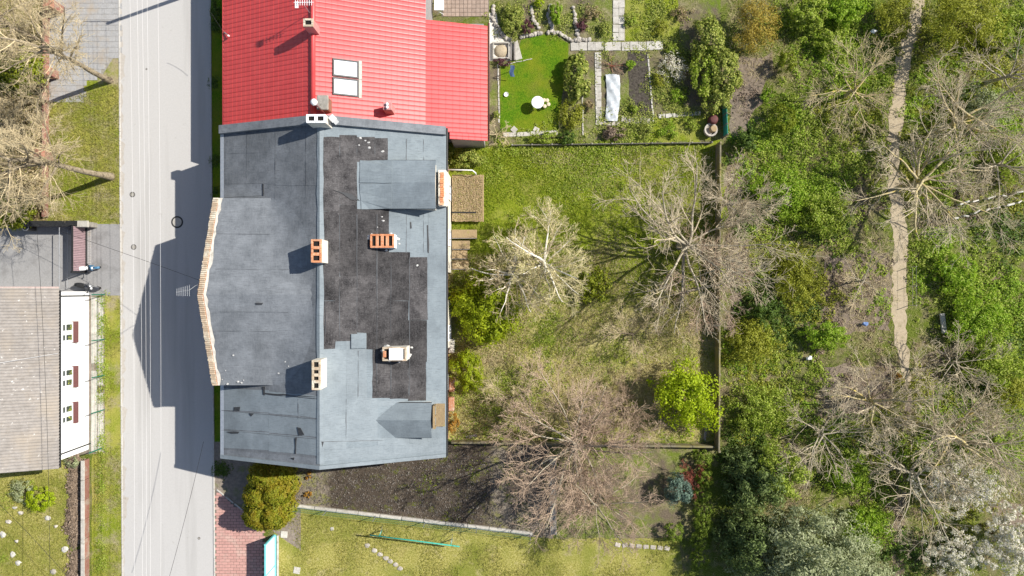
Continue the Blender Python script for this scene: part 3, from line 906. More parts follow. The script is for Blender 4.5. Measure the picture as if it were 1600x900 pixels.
slab_row((786, 211), (872, 207), 8, 0.3)
slab_row((800, 206), (806, 199), 1, 0.4)
slab_row((836, 206), (840, 199), 1, 0.4)
slab_row((803, 64), (811, 94), 2, 0.5)
slab_row((780, 103), (832, 92), 10, 0.06)
slab_row((778, 100), (780, 192), 14, 0.09, MAT['white_stone'])
slab_row((910, 150), (911, 212), 9, 0.1)
slab_row((1028, 182), (1095, 177), 12, 0.3, MAT['white_stone'])
slab_row((970, 186), (1016, 190), 8, 0.45, MAT['stone'])
slab_row((930, 192), (968, 194), 6, 0.3, MAT['stone'])
# path beside the tilled soil
tl = bpy.data.objects['tilled_soil']
slab_row((864, 712), (864, 836), 8, 0.5, MAT['old_concrete'], tl, 0.05)
bgd = bpy.data.objects['back_garden_dry']
slab_row((712, 688), (735, 690), 1, 0.5, MAT['wood'], bgd, 0.05)
# stones set round the flower beds
def stone_line(pts, n, label, mat='stone', r=(0.12, 0.2)):
    P = [Vector((*G(*p), 0)) for p in pts]
    t = thing('stone_border', label, 'stone border', P[0])
    seg = [(P[i + 1] - P[i]).length for i in range(len(P) - 1)]
    tot = sum(seg)
    for k in range(n):
        d = tot * (k + 0.5) / n
        for i, s in enumerate(seg):
            if d <= s: break
            d -= s
        q = P[i].lerp(P[i + 1], d / seg[i])
        a, b = random.uniform(*r), random.uniform(*r)
        MB().blob((q.x + random.uniform(-.05, .05), q.y + random.uniform(-.05, .05), 0.07), (a, b, random.uniform(0.09, 0.16)), 8, 5, 0.16, 0.7).build('stone', MAT[mat], t)
stone_line([(813, 58), (832, 55), (846, 52)], 8, 'curved row of rounded stones along the rounded end of the clipped lawn')
stone_line([(855, 50), (872, 52), (884, 60), (893, 64), (922, 63)], 16, 'row of pale rubble stones ending at the slab path')
stone_line([(830, 10), (832, 30), (842, 45)], 8, 'short column of pale stones between two flower beds')
stone_line([(860, 8), (856, 25), (864, 48)], 8, 'crooked line of sandy stones between green flower beds', 'stone')
stone_line([(771, 8), (770, 28), (778, 44), (790, 60), (798, 64)], 12, 'scalloped row of stones edging the bed by the white forecourt')
stone_line([(895, 10), (900, 40), (905, 62)], 9, 'line of dark stones beside the brown bed', 'stone')


# ------------------------------------------------------------------ the big grey house
XR, ZR, XE, ZE, XW, ZW, YN, YS = -11.7, 8.1, -4.31, 5.0, -18.92, 5.3, 10.47, -11.02
GX, GY, GZ, GS = -19.2, -0.4, 7.9, 0.19         # street gable: facade x, ridge y, ridge z, fall
def z_main(x):
    return ZR - (x - XR) * (ZR - ZE) / (XE - XR) if x > XR else ZR - (XR - x) * (ZR - ZW) / (XR - XW)
def z_roof(x, y):
    z = z_main(x)
    if x < XR and -6.1 < y < 5.65:
        z = max(z, GZ - GS * abs(y - GY))
    return z
def RP(px, py, f=z_roof):
    """point of the roof surface surveyed at (px, py)"""
    h = 6.5
    for _ in range(12):
        x, y = G(px, py, h)
        h = f(x, y)
    return x, y, h


gh = thing('town_house', 'long grey house with patched bitumen felt roof and brick-capped street gable', 'house', ((XE + XW) / 2, (YN + YS) / 2, 0))
w = MB()
zt = lambda x: z_main(x) - 0.28
prof = [(XW + 0.25, 0), (XE - 0.3, 0), (XE - 0.3, zt(XE - 0.3)), (XR, zt(XR)), (XW + 0.25, zt(XW + 0.25))]
def extr(m, prof, ya, yb):
    n = len(prof)
    m.poly([(x, ya, z) for x, z in prof] + [(x, yb, z) for x, z in prof], [tuple(range(n)), tuple(range(2 * n - 1, n - 1, -1))] + [((i + 1) % n, i, n + i, n + (i + 1) % n) for i in range(n)])
    return m
extr(w, prof, YS + 0.12, YN - 0.05)
w.build('wall', MAT['wall_brick'], gh)
# white and bare bands of the garden wall
for pa, pb, mt in ((268, 425, 'cream_plaster'), (470, 545, 'cream_plaster')):
    ya, yb = G(700, pa, 3)[1], G(700, pb, 3)[1]
    MB().box((XE - 0.31, yb, 0.02), (XE - 0.1, ya, 4.3)).build('plaster_panel', MAT[mt], gh)
def wall_window(parent, x, y, z0, z1, wd, face=1, sill=None, panes=2):
    f = MB()
    fr = 0.07
    a = x + face * 0.02
    for (y0, y1, q0, q1) in ((y - wd / 2, y + wd / 2, z0, z0 + fr), (y - wd / 2, y + wd / 2, z1 - fr, z1), (y - wd / 2, y - wd / 2 + fr, z0 + fr, z1 - fr), (y + wd / 2 - fr, y + wd / 2, z0 + fr, z1 - fr), (y - fr / 2, y + fr / 2, z0 + fr, z1 - fr)):
        f.box((min(x - face * 0.05, a + face * 0.05), y0, q0), (max(x - face * 0.05, a + face * 0.05), y1, q1))
    wo = f.build('window', MAT['white_metal'], parent)
    for k in range(panes):
        ya = y - wd / 2 + fr + k * (wd - fr) / panes
        yb = ya + (wd - fr) / panes - fr
        MB().box((min(x, x + face * 0.025), ya, z0 + fr), (max(x, x + face * 0.025), yb, z1 - fr)).build('pane', MAT['glass'], wo)
    return wo
for py, z0 in ((300, 1.0), (372, 1.0), (520, 1.1), (600, 1.0)):
    y = G(700, py, 2)[1]
    wall_window(gh, XE - 0.1 if py in (300, 372, 520) else XE - 0.3, y, z0, z0 + 1.4, 1.1)
for y in (8.2, 6.6, 3.6, 1.2, -2.2, -4.6, -7.6, -9.6):
    wall_window(gh, XW + 0.25, y, 1.3, 2.9, 1.1, -1)

TH = 0.2
roof = MB()
extr(roof, [(XW, ZW - TH), (XR, ZR - TH), (XR, ZR), (XW, ZW)], YS, YN).build('roof', MAT['felt_west'], gh)
roof = bpy.data.objects['roof']
extr(MB(), [(XR, ZR - TH), (XE, ZE - TH), (XE, ZE), (XR, ZR)], YS, YN).build('garden_slope', MAT['felt_light'], roof)
# street gable: roof body and brick-capped facade
g = MB()
n = 5
ya, yb = 5.65, -6.1
pz = lambda y: GZ - GS * abs(y - GY)
fx = lambda y: GX + 0.45 * abs(y - GY) / 5.9      # the facade is bowed towards the street
def valley_x(y):
    return XR - (ZR - pz(y)) / ((ZR - ZW) / (XR - XW))
tri = []
for ye in (ya, yb):
    tri.append([(fx(ye) + 0.3, ye, pz(ye)), (fx(GY) + 0.3, GY, GZ), (valley_x(GY) + 0.06, GY, GZ), (valley_x(ye) + 0.06, ye, pz(ye))])
A, B = tri
g.poly(A, [(0, 1, 2, 3)]).poly(B, [(3, 2, 1, 0)])
for ye in (ya, yb):
    xe = fx(ye) + 0.3
    q = [(xe, ye, z_main(xe) - 0.1), (valley_x(ye) + 0.06, ye, z_main(valley_x(ye)) - 0.1), (valley_x(ye) + 0.06, ye, pz(ye)), (xe, ye, pz(ye))]
    g.poly(q, [(0, 1, 2, 3) if ye == yb else (3, 2, 1, 0)])
gable_roof = g.build('gable_roof', MAT['felt_gable'], gh)
fw = MB()
P = [(yb, 0), (ya, 0), (ya, pz(ya) + 0.1), (GY, pz(GY) + 0.1), (yb, pz(yb) + 0.1)]
P.insert(1, (GY, 0)); n = 6
fw.poly([(fx(y) - 0.02, y, z) for y, z in P] + [(fx(y) + 0.36, y, z) for y, z in P], [(4, 1, 0, 5), (4, 3, 2, 1), (10, 11, 6, 7), (10, 7, 8, 9)] + [(i, (i + 1) % n, n + (i + 1) % n, n + i) for i in range(n)])
facade = fw.build('street_facade', MAT['wall_brick'], gh)
cb = MB().bbox((-0.165, -0.052, 0), (0.165, 0.052, 0.08), 0.012).mesh('coping_brick')
for ye in (ya, yb):
    L = math.hypot(ye - GY, GZ - pz(ye))
    nb = int(L / 0.122)
    sl = math.atan2(GZ - pz(ye), abs(ye - GY))
    for i in range(nb):
        f = (i + 0.5) / nb
        y = GY + (ye - GY) * f
        o = link_mesh('coping_brick', cb, MAT['cap_brick'], facade, (fx(y) + 0.165 + random.uniform(-0.025, 0.025) - gh.location.x, y - gh.location.y, pz(y) + 0.085 + random.uniform(-0.012, 0.008)), (-sl if ye > GY else sl, random.uniform(-0.02, 0.02), random.uniform(-0.03, 0.03)))
# crumbling plaster strip behind the bricks
m = MB()
for ye in (ya, yb):
    k = 16
    pts = []
    for i in range(k + 1):
        y = GY + (ye - GY) * i / k
        pts.append((fx(y) + 0.36, y, pz(y) + 0.1)); pts.append((fx(y) + 0.5 + random.uniform(-0.07, 0.09), y, pz(y) + 0.035))
    m.poly(pts, [((2 * i, 2 * i + 1, 2 * i + 3, 2 * i + 2) if ye < GY else (2 * i + 2, 2 * i + 3, 2 * i + 1, 2 * i)) for i in range(k)])
m.build('flashing', MAT['concrete'], facade)

# felt sheets
LIFT = [0]
def felt_sheet(pts, mat, parent=None, f=z_roof, jit=0.012, name='felt_sheet', lift=None):
    LIFT[0] = LIFT[0] + 1
    lf = lift or 0.008 + (LIFT[0] % 9) * 0.0013
    q = [RP(*p, f)[:2] for p in pts]
    q = resample(q, 0.45, jit)
    area = sum(q[i][0] * q[(i + 1) % len(q)][1] - q[(i + 1) % len(q)][0] * q[i][1] for i in range(len(q)))
    if area < 0: q = q[::-1]
    n = len(q)
    v = [(x, y, f(x, y) + lf + random.uniform(0, 0.003)) for x, y in q]
    fs = []
    for a, b, c in tessellate_polygon([[Vector((x, y, 0)) for x, y in q]]):
        s = (q[b][0] - q[a][0]) * (q[c][1] - q[a][1]) - (q[b][1] - q[a][1]) * (q[c][0] - q[a][0])
        fs.append((a, b, c) if s > 0 else (a, c, b))
    v += [(x, y, f(x, y) - 0.005) for x, y in q]
    fs += [(i, n + i, n + (i + 1) % n, (i + 1) % n) for i in range(n)]
    return MB().poly(v, fs).build(name, mat, parent or roof)
def rect(a, b, c, d):
    return [(a, b), (c, b), (c, d), (a, d)]
fm = lambda x, y: z_main(x)
for r in ((505, 214, 531, 330), (505, 330, 531, 470), (505, 470, 524, 545), (531, 211, 558, 320), (531, 320, 558, 432), (524, 432, 558, 533), (558, 214, 586, 253), (558, 327, 588, 430), (558, 430, 590, 520), (586, 216, 606, 253),
          (588, 327, 609, 420), (588, 420, 612, 540), (609, 362, 641, 470), (609, 470, 638, 560), (640, 402, 668, 500), (638, 500, 667, 565), (573, 520, 600, 546), (582, 546, 609, 622), (609, 560, 638, 623), (638, 565, 666, 626)):
    felt_sheet(rect(*r), MAT['felt_black'], None, fm, 0.02)
for r in ((606, 215, 636, 260), (636, 216, 664, 258), (664, 218, 695, 262), (608, 329, 641, 394), (641, 330, 669, 402), (669, 326, 696, 400), (669, 400, 696, 500), (667, 500, 696, 610)):
    felt_sheet(rect(*r), MAT['felt_light'], None, fm)
for r in ((504, 546, 541, 625), (541, 532, 573, 622), (541, 622, 590, 690), (504, 625, 541, 702), (590, 626, 632, 634), (632, 628, 690, 634), (590, 684, 640, 696), (640, 684, 692, 692)):
    felt_sheet(rect(*r), MAT['felt_pale'], None, fm)
felt_sheet([(505, 704), (600, 696), (692, 690), (692, 704), (600, 714), (505, 721)], MAT['felt_pale'], None, fm)
# street slope
for r in ((352, 204, 388, 287), (388, 200, 430, 287), (430, 197, 464, 290), (464, 192, 497, 290)):
    felt_sheet(rect(*r), MAT['felt_west'], None, fm)
felt_sheet([(352, 290), (410, 287), (411, 305), (347, 309)], MAT['felt_gable'], None, fm)
for a, b in ((606, 641), (642, 671), (672, 700)):
    for xa_, xb_ in ((346, 420), (420, 466), (466, 498)):
        d = (xa_ - 346) * 0.075
        felt_sheet([(xa_, a + d), (xb_, a + d + 4), (xb_, b + d + 4 - 0.6), (xa_, b + d - 0.6)], MAT['felt_pale'], None, fm)
felt_sheet([(346, 702), (498, 716), (498, 729), (346, 713)], MAT['felt_gable'], None, fm)
# street gable sheets, running from the facade to the ridge
gz = lambda x, y: GZ - GS * abs(y - GY)
# felt dressed in a soft curve through the valleys of the street gable
for ye in (ya, yb):
    V, F = [], []
    k, c = 14, 7
    for i in range(k + 1):
        f = i / k
        y = GY + (ye - GY) * (0.05 + 0.93 * f)
        vx = valley_x(y)
        wd = 0.2 + 1.1 * math.sin(math.pi * f) ** 0.7
        s = 1 if ye > GY else -1
        Aq = Vector((vx - wd * 0.7, y - s * wd * 0.75, 0)); Aq.z = pz(Aq.y) - 0.002
        Vq = Vector((vx, y, pz(y) - 0.002))
        Bq = Vector((vx + wd * 0.75, min(y + s * wd * 0.8, 9.0) if s > 0 else y + s * wd * 0.8, 0)); Bq.z = z_main(Bq.x) - 0.002
        for j in range(c + 1):
            u = j / c
            q = Aq.lerp(Vq, u).lerp(Vq.lerp(Bq, u), u)
            V.append(tuple(q))
    for i in range(k):
        for j in range(c):
            q = (i * (c + 1) + j, i * (c + 1) + j + 1, (i + 1) * (c + 1) + j + 1, (i + 1) * (c + 1) + j)
            F.append(q if ye < GY else q[::-1])
    MB().poly(V, F).build('valley_felt', MAT['felt_gable'], gable_roof, True)
# lapped seams of the felt strips
def seam(p, q, wd=0.02):
    a, b = Vector(RP(*p)), Vector(RP(*q))
    d = (b - a).normalized().cross(Vector((0, 0, 1))) * wd / 2
    k = 6
    v = []
    for i in range(k + 1):
        m = a.lerp(b, i / k)
        for e in (-1, 1):
            x, y = m.x + d.x * e + random.uniform(-.02, .02), m.y + d.y * e + random.uniform(-.012, .012)
            v.append((x, y, z_roof(x, y) + 0.034))
    MB().poly(v, [(2 * i, 2 * i + 1, 2 * i + 3, 2 * i + 2) for i in range(k)]).build('seam', MAT['felt_seam'], roof)
for x_ in (386, 430, 478):
    seam((x_, 207), (x_, 280 if x_ < 400 else 310), 0.012)
seam((355, 240), (430, 238), 0.012)
for x_ in (531, 558, 589, 611, 640):
    seam((x_, 402 if x_ > 600 else 335), (x_, 530 if x_ < 570 else 618))
for y_ in (365, 420, 487, 517):
    seam((338, y_), (470 - abs(y_ - 452) * 0.55, y_ + 1), 0.012)
for x_ in (635, 662):
    seam((x_, 217), (x_, 250)); seam((x_, 332), (x_, 395))
for p_, q_ in (((346, 641), (497, 655)), ((346, 672), (497, 686)), ((466, 623), (466, 654)), ((560, 548), (560, 620)), ((541, 624), (541, 690)), ((505, 690), (600, 688))):
    seam(p_, q_)
# tar-brushed marks and open seams
for pts in ([(410, 287), (412, 287), (412, 305), (410, 305)], [(411, 604), (414, 604), (414, 617), (411, 616)], [(414, 613), (505, 621), (505, 623), (414, 616)], [(641, 347), (643, 347), (643, 357), (641, 357)], [(668, 352), (670, 352), (670, 395), (668, 395)],
            [(508, 471), (509, 471), (509, 520), (508, 520)], [(464, 668), (470, 668), (476, 680), (467, 681)], [(355, 674), (374, 675), (373, 678), (362, 678)], [(390, 646), (397, 647), (393, 651)], [(366, 636), (375, 636), (374, 642), (365, 641)], [(461, 684), (464, 684), (463, 709), (461, 709)],
            [(502, 690), (506, 690), (504, 698)], [(454, 716), (461, 715), (459, 719)], [(400, 473), (411, 473), (409, 476), (401, 476)], [(520, 297), (550, 303), (563, 313), (548, 312), (535, 303)]):
    felt_sheet(pts, MAT['tar'], None, z_roof, 0.03, 'tar_patch', 0.055)
# ridge strip
rs = MB()
k = 24
pl, pr, pc = [], [], []
for i in range(k + 1):
    y = YS + 0.3 + (YN - YS - 0.7) * i / k
    a, b = random.uniform(0.14, 0.22), random.uniform(0.16, 0.26)
    pl.append((XR - a, y, z_main(XR - a) + 0.05)); pc.append((XR, y, ZR + 0.06)); pr.append((XR + b, y, z_main(XR + b) + 0.05))
rs.poly(pl + pc + pr, [(i, k + 1 + i, k + 2 + i, i + 1) for i in range(k)] + [(k + 1 + i, 2 * k + 2 + i, 2 * k + 3 + i, k + 2 + i) for i in range(k)]).build('ridge_strip', MAT['felt_pale'], roof)
# fire wall along the red house and the raised lip at the other gable
def rake(y0, y1, up, mat, name, xa=XW, xb=XE):
    extr(MB(), [(xa, z_main(xa) - 0.1), (XR, ZR - 0.1), (xb, z_main(xb) - 0.1), (xb, z_main(xb) + up), (XR, ZR + up), (xa, z_main(xa) + up)], y0, y1).build(name, mat, roof)
rake(YN - 0.5, YN + 0.03, 0.32, MAT['felt_gable'], 'parapet')
rake(YS - 0.03, YS + 0.2, 0.1, MAT['felt_pale'], 'gable_lip')
ef = MB()
for (a, b) in ((YS + 0.2, -6.15), (5.7, YN - 0.5)):
    ef.poly([(XW - 0.02, a, ZW + 0.02), (XW + 0.25, a, z_main(XW + 0.25) + 0.03), (XW + 0.25, b, z_main(XW + 0.25) + 0.03), (XW - 0.02, b, ZW + 0.02), (XW - 0.02, a, ZW - 0.2), (XW - 0.02, b, ZW - 0.2)], [(0, 1, 2, 3), (4, 0, 3, 5)])
ef.build('eave_flashing', MAT['zinc'], roof)
for (a, b) in ((YN, G(697, 268, 5)[1]), (G(697, 322, 5)[1], YS)):
    MB().tube([(XE + 0.05, a, ZE - 0.08), (XE + 0.05, b, ZE - 0.08)], 0.07, 8).build('gutter', MAT['black_metal'], gh)

# dormers on the garden slope
def dormer(y0, y1, yr, zr, ze, xf, mat, label, hip=0.0):
    d = MB()
    def xm(z):   # where the main slope reaches z
        return XR + (ZR - z) / ((ZR - ZE) / (XE - XR))
    xr_, xe_ = xm(zr) - 0.05, xm(ze) - 0.05
    d.poly([(xr_, yr, zr), (xf, yr, zr), (xf, y1, ze), (xe_, y1, ze), (xf, y0, ze), (xe_, y0, ze)], [(0, 1, 2, 3)[::1], (1, 0, 5, 4)])
    o = d.build('dormer', mat, gh)
    o['label'] = label
    c = MB()
    for y in (y0 + 0.05, y1 - 0.05):
        c.poly([(xe_, y, ze - 0.02), (xf - 0.15, y, ze - 0.02), (xf - 0.15, y, z_main(xf - 0.15) - 0.1)], [(0, 1, 2)])
    c.poly([(xf - 0.15, y0 + 0.05, z_main(xf) - 0.3), (xf - 0.15, y1 - 0.05, z_main(xf) - 0.3), (xf - 0.15, y1 - 0.05, ze - 0.01), (xf - 0.15, yr, zr - 0.02), (xf - 0.15, y0 + 0.05, ze - 0.01)], [(0, 1, 2, 3, 4)])
    c.build('cheek', MAT['cream_plaster'], o)
    for y, z in ((y0, ze), (y1, ze)):
        s = 0.04 if y == y1 else -0.04
        MB().poly([(xe_, y, z), (xf, y, z), (xf, y + s, z - 0.1), (xe_, y + s, z - 0.1)], [(0, 1, 2, 3) if s < 0 else (3, 2, 1, 0)]).build('eave_edge', MAT['tar'], o)
    return o
y1d, y0d, yrd = G(620, 250, 6.9)[1], G(620, 326, 6.8)[1], G(620, 285, 7.2)[1]
d1 = dormer(y0d, y1d, yrd, 7.2, 6.82, -4.78, MAT['felt_light'], 'wide low dormer with coated roof above the bare brick wall')
felt_sheet([(563, 251), (612, 250), (612, 286), (562, 286)], MAT['felt_light'], None, lambda x, y: max(z_main(x), 7.2 - abs(y - yrd) * 0.25), 0.02, lift=0.05)
felt_sheet([(562, 287), (612, 287), (612, 326), (565, 327)], MAT['felt_light'], None, lambda x, y: max(z_main(x), 7.2 - abs(y - yrd) * 0.25), 0.02, lift=0.05)
# wall in front of that dormer, its top course of loose bricks
ya_, yb_ = G(690, 266, 5.6)[1], G(690, 322, 5.6)[1]
fw2 = MB().box((XE - 0.42, yb_, 4.2), (XE + 0.06, ya_, 5.72)).build('dormer_wall', MAT['cream_plaster'], gh)
bm_ = MB().bbox((-0.115, -0.055, 0), (0.115, 0.055, 0.075), 0.008).mesh('brick')
q = 0
y = yb_ + 0.1
while y < ya_ - 0.1:
    for c in range(1 + (random.random() < 0.35)):
        link_mesh('brick', bm_, MAT['orange_brick'], fw2, (XE - 0.2 + random.uniform(-0.03, 0.03) - gh.location.x - c * 0.0, y - gh.location.y, 5.72 + c * 0.078), (0, 0, random.uniform(-0.1, 0.1)))
    y += 0.125
y1d, y0d, yrd = G(630, 630, 6.4)[1], G(630, 684, 6.3)[1], G(630, 657, 6.9)[1]
d2 = dormer(y0d, y1d, yrd, 6.8, 6.3, -5.1, MAT['felt_light'], 'small gabled dormer with a wooden window')
wx = -4.95
wf = MB()
ya2, yb2 = G(683, 632, 5.6)[1], G(683, 668, 5.6)[1]
for a, b, c, d_ in ((yb2, yb2 + 0.09, 5.3, 6.1), (ya2 - 0.09, ya2, 5.3, 6.1), (yb2, ya2, 6.02, 6.11), ((ya2 + yb2) / 2 - 0.04, (ya2 + yb2) / 2 + 0.04, 5.3, 6.02)):
    wf.box((wx - 0.1, a, c), (wx + 0.05, b, d_))
wfo = wf.build('window', MAT['wood'], d2)
MB().box((wx - 0.06, yb2 + 0.05, 5.28), (wx - 0.02, ya2 - 0.05, 6.05)).build('pane', MAT['glass'], d2)
sb = MB().box((wx, yb2, 5.22), (XE - 0.05, ya2, 5.27)).build('window_sill', MAT['wood'], d2)
# felt-covered hatch
hx, hy, hz = RP(560, 533)
sl_e = math.atan2(ZR - ZE, XE - XR)
hm = Matrix.Translation((hx, hy, hz)) @ Matrix.Rotation(sl_e, 4, 'Y')
MB().bbox((-0.48, -0.46, -0.05), (0.48, 0.46, 0.13), 0.03, hm).build('roof_hatch', MAT['felt_light'], roof)


# chimneys
def chimney(house, x, y, zb, zt, sx, sy, flues, stack_mat, brick_mat_, label, along='y', nfl=None, lip=None):
    """stack, soot-black flues, dividing and rim bricks"""
    st = MB()
    st.bbox((x - sx / 2, y - sy / 2, zb), (x + sx / 2, y + sy / 2, zt - 0.13), 0.02)
    o = st.build('chimney', stack_mat, house)
    o['label'] = label
    MB().box((x - sx / 2 + 0.1, y - sy / 2 + 0.1, zt - 0.14), (x + sx / 2 - 0.1, y + sy / 2 - 0.1, zt - 0.11)).build('flue', MAT['soot'], o)
    rw = 0.12
    L, Wd = (sy, sx) if along == 'y' else (sx, sy)
    def br(a0, a1, b0, b1):
        z0, z1 = zt - 0.125, zt + random.uniform(-0.02, 0.01)
        if along == 'y': MB().bbox((x + b0, y + a0, z0), (x + b1, y + a1, z1), 0.01).build('brick', brick_mat_, o)
        else: MB().bbox((x + a0, y + b0, z0), (x + a1, y + b1, z1), 0.01).build('brick', brick_mat_, o)
    nl = max(2, int(L / 0.26))
    for i in range(nl):
        a0, a1 = -L / 2 + L * i / nl + 0.005, -L / 2 + L * (i + 1) / nl - 0.005
        br(a0, a1, -Wd / 2, -Wd / 2 + rw); br(a0, a1, Wd / 2 - rw, Wd / 2)
    br(-L / 2, -L / 2 + rw, -Wd / 2 + rw, Wd / 2 - rw); br(L / 2 - rw, L / 2, -Wd / 2 + rw, Wd / 2 - rw)
    step = (L - 2 * rw) / flues
    for i in range(1, flues):
        c = -L / 2 + rw + step * i
        br(c - 0.09, c + 0.09, -Wd / 2 + rw, Wd / 2 - rw)
    return o


def rubble(cx, cy, n, spread, label, group, big=1.0):
    for _ in range(n):
        a = random.uniform(0, 6.28)
        d = random.uniform(0.75, 1.0)
        x, y = cx + spread[0] * d * math.cos(a), cy + spread[1] * d * math.sin(a)
        r = random.uniform(0.035, 0.095) * big
        z = z_roof(x, y)
        o = MB().blob((x, y, z + 0.03 + r * 0.3), (r * random.uniform(0.8, 1.7), r, r * 0.55), 7, 4, 0.22).build('plaster_lump', MAT['plaster_bit'], None, base=(x, y, z))
        tag(o, label, 'rubble', group)


chimney(gh, -11.56, 2.19, 7.5, 9.4, 0.62, 1.38, 3, MAT['cream_plaster'], MAT['orange_brick'], 'tall cream chimney on the ridge with three flues')
chimney(gh, -11.58, -5.15, 7.5, 9.35, 0.52, 1.78, 4, MAT['cream_plaster'], MAT['cap_brick'], 'tall narrow chimney on the ridge with crumbling brick top')
chimney(gh, -8.08, 2.93, 6.0, 7.22, 1.5, 0.86, 4, MAT['white_wall'], MAT['orange_brick'], 'low chimney stub of fresh orange brick', 'x')
c3 = chimney(gh, -7.3, -4.1, 5.8, 7.35, 1.5, 0.86, 3, MAT['cream_plaster'], MAT['cap_brick'], 'white plastered chimney with a flat cap and one open flue', 'x')
MB().bbox((-7.62, -4.47, 7.345), (-6.75, -3.73, 7.43), 0.02).build('cap', MAT['white_wall'], c3)
MB().bbox((-8.0, -4.3, 7.33), (-7.8, -3.9, 7.41), 0.02).build('brick', MAT['orange_brick'], c3)
chimney(gh, -11.6, 10.02, 7.6, 9.35, 1.15, 0.5, 2, MAT['cream_plaster'], MAT['white_wall'], 'white chimney with two flues on the fire wall', 'x')
MB().lathe((-10.75, 10.15), [(0.2, 8.0), (0.2, 8.75), (0.26, 8.8), (0.2, 8.95)], 4).build('vent', MAT['white_wall'], gh)
rubble(-8.1, 2.9, 15, (0.95, 0.65), 'pale mortar lump on the black felt beside the orange brick chimney', 'mortar lumps round the orange brick chimney', 1.3)
rubble(-7.3, -4.1, 10, (1.0, 0.7), 'white plaster lump on the black felt beside the white plastered chimney', 'plaster lumps round the white plastered chimney')
for px, py in ((453, 527), (447, 565), (436, 583), (353, 579), (348, 593), (356, 600), (372, 596), (381, 594), (378, 598), (458, 548), (451, 572), (439, 567), (365, 555)):
    x, y, z = RP(px, py)
    r = random.uniform(0.025, 0.065)
    tag(MB().blob((x, y, z + 0.06), (r * 1.4, r, r * 0.5), 7, 4, 0.25).build('plaster_lump', MAT['plaster_bit'], None, base=(x, y, z)), 'small white plaster fragment on the grey street slope of the roof', 'rubble', 'fragments on the street slope')
for px, py in ((563, 216), (571, 220), (576, 223), (561, 227), (598, 237), (577, 231), (597, 339), (599, 345), (590, 355), (652, 415)):
    x, y, z = RP(px, py)
    r = random.uniform(0.03, 0.085)
    tag(MB().blob((x, y, z + 0.05), (r * 1.4, r, r * 0.5), 7, 4, 0.25).build('plaster_lump', MAT['plaster_bit'], None, base=(x, y, z)), 'loose white lump on black felt between fire wall and orange brick chimney', 'rubble', 'lumps on the black felt')

# television aerial held out over the street from the gable
ax, ay, az = GX, G(308, 440, 7.5)[1], 7.4
t = thing('aerial', 'thin branching television aerial on a rod above the street gable', 'aerial', (ax, ay, az))
MB().tube([(ax + 0.1, ay, 6.9), (ax - 0.12, ay - 0.25, 8.0), (ax - 0.3, ay - 0.55, 8.5)], 0.018, 5).build('mast', MAT['grey_metal'], t)
bx_, by_ = ax - 0.3, ay - 0.55
MB().tube([(bx_ + 0.1, by_ + 0.05, 8.5), (bx_ - 0.75, by_ - 0.1, 8.52)], 0.014, 5).build('boom', MAT['grey_metal'], t)
for i in range(7):
    f = i / 6
    x = bx_ + 0.05 - 0.75 * f
    l = 0.34 - 0.12 * f
    MB().tube([(x, by_ - l - 0.1 * f, 8.53), (x, by_ + l - 0.1 * f, 8.53)], 0.008, 4).build('element', MAT['grey_metal'], t)

# ------------------------------------------------------------------ the red-roofed house
RX, RZ_, RW, RWZ = -12.5, 6.8, -19.4, 3.7
EX, EZ = -5.75, 4.05
YR0, YR1 = YN + 0.06, 23.5
rh = thing('red_house', 'house with bright red sheet-metal roof and two roof windows', 'house', ((RX + EX) / 2, (YR0 + YR1) / 2, 0))
extr(MB(), [(RW + 0.35, 0), (EX - 0.02, 0), (EX - 0.02, EZ - 0.25), (RX, RZ_ - 0.25), (RW + 0.35, RWZ + 0.0)], YR0, YR1).build('wall', MAT['grey_wall'], rh)
MB().box((EX, YR0 + 0.05, 0), (-1.95, 18.2, 2.6)).build('annex_wall', MAT['grey_wall'], rh)
MB().box((-4.18, 10.2, 0), (-1.95, YR0 + 0.04, 2.62)).build('annex_wall', MAT['grey_wall'], rh)


def wave_mesh(name, xa, za, xb, zb, width=0.93, waves=3, amp=0.032, step=0.35, drop=0.016, under=0.03):
    """profiled roofing sheet from (xa, za) down to (xb, zb)"""
    nst = max(2, int(abs(xb - xa) / step))
    ys = []
    for wv in range(waves):
        for f in (0.0, 0.12, 0.3, 0.55, 0.8, 0.93):
            ys.append((wv + f) / waves)
    ys.append(1.0)
    pr = {0.0: 0.0, 0.12: 0.85, 0.3: 1.0, 0.55: 0.75, 0.8: 0.45, 0.93: 0.12}
    zs = [pr[min(pr, key=lambda k_: abs(k_ - ((v * waves) % 1.0 if v < 1 else 0.0)))] * amp for v in ys]
    V, F = [], []
    for i in range(nst):
        for e in (0, 1):
            f = (i + e) / nst
            x = xa + (xb - xa) * f
            for y, z in zip(ys, zs):
                V.append((x, y * width, za + (zb - za) * f + z + (drop * (1 - e))))
    ny = len(ys)
    for r in range(2 * nst - 1):
        for c in range(ny - 1):
            q = (r * ny + c, r * ny + c + 1, (r + 1) * ny + c + 1, (r + 1) * ny + c)
            F.append(q if xb < xa else q[::-1])
    me = bpy.data.meshes.new(name)
    me.from_pydata(V, [], F)
    me.update()
    return me


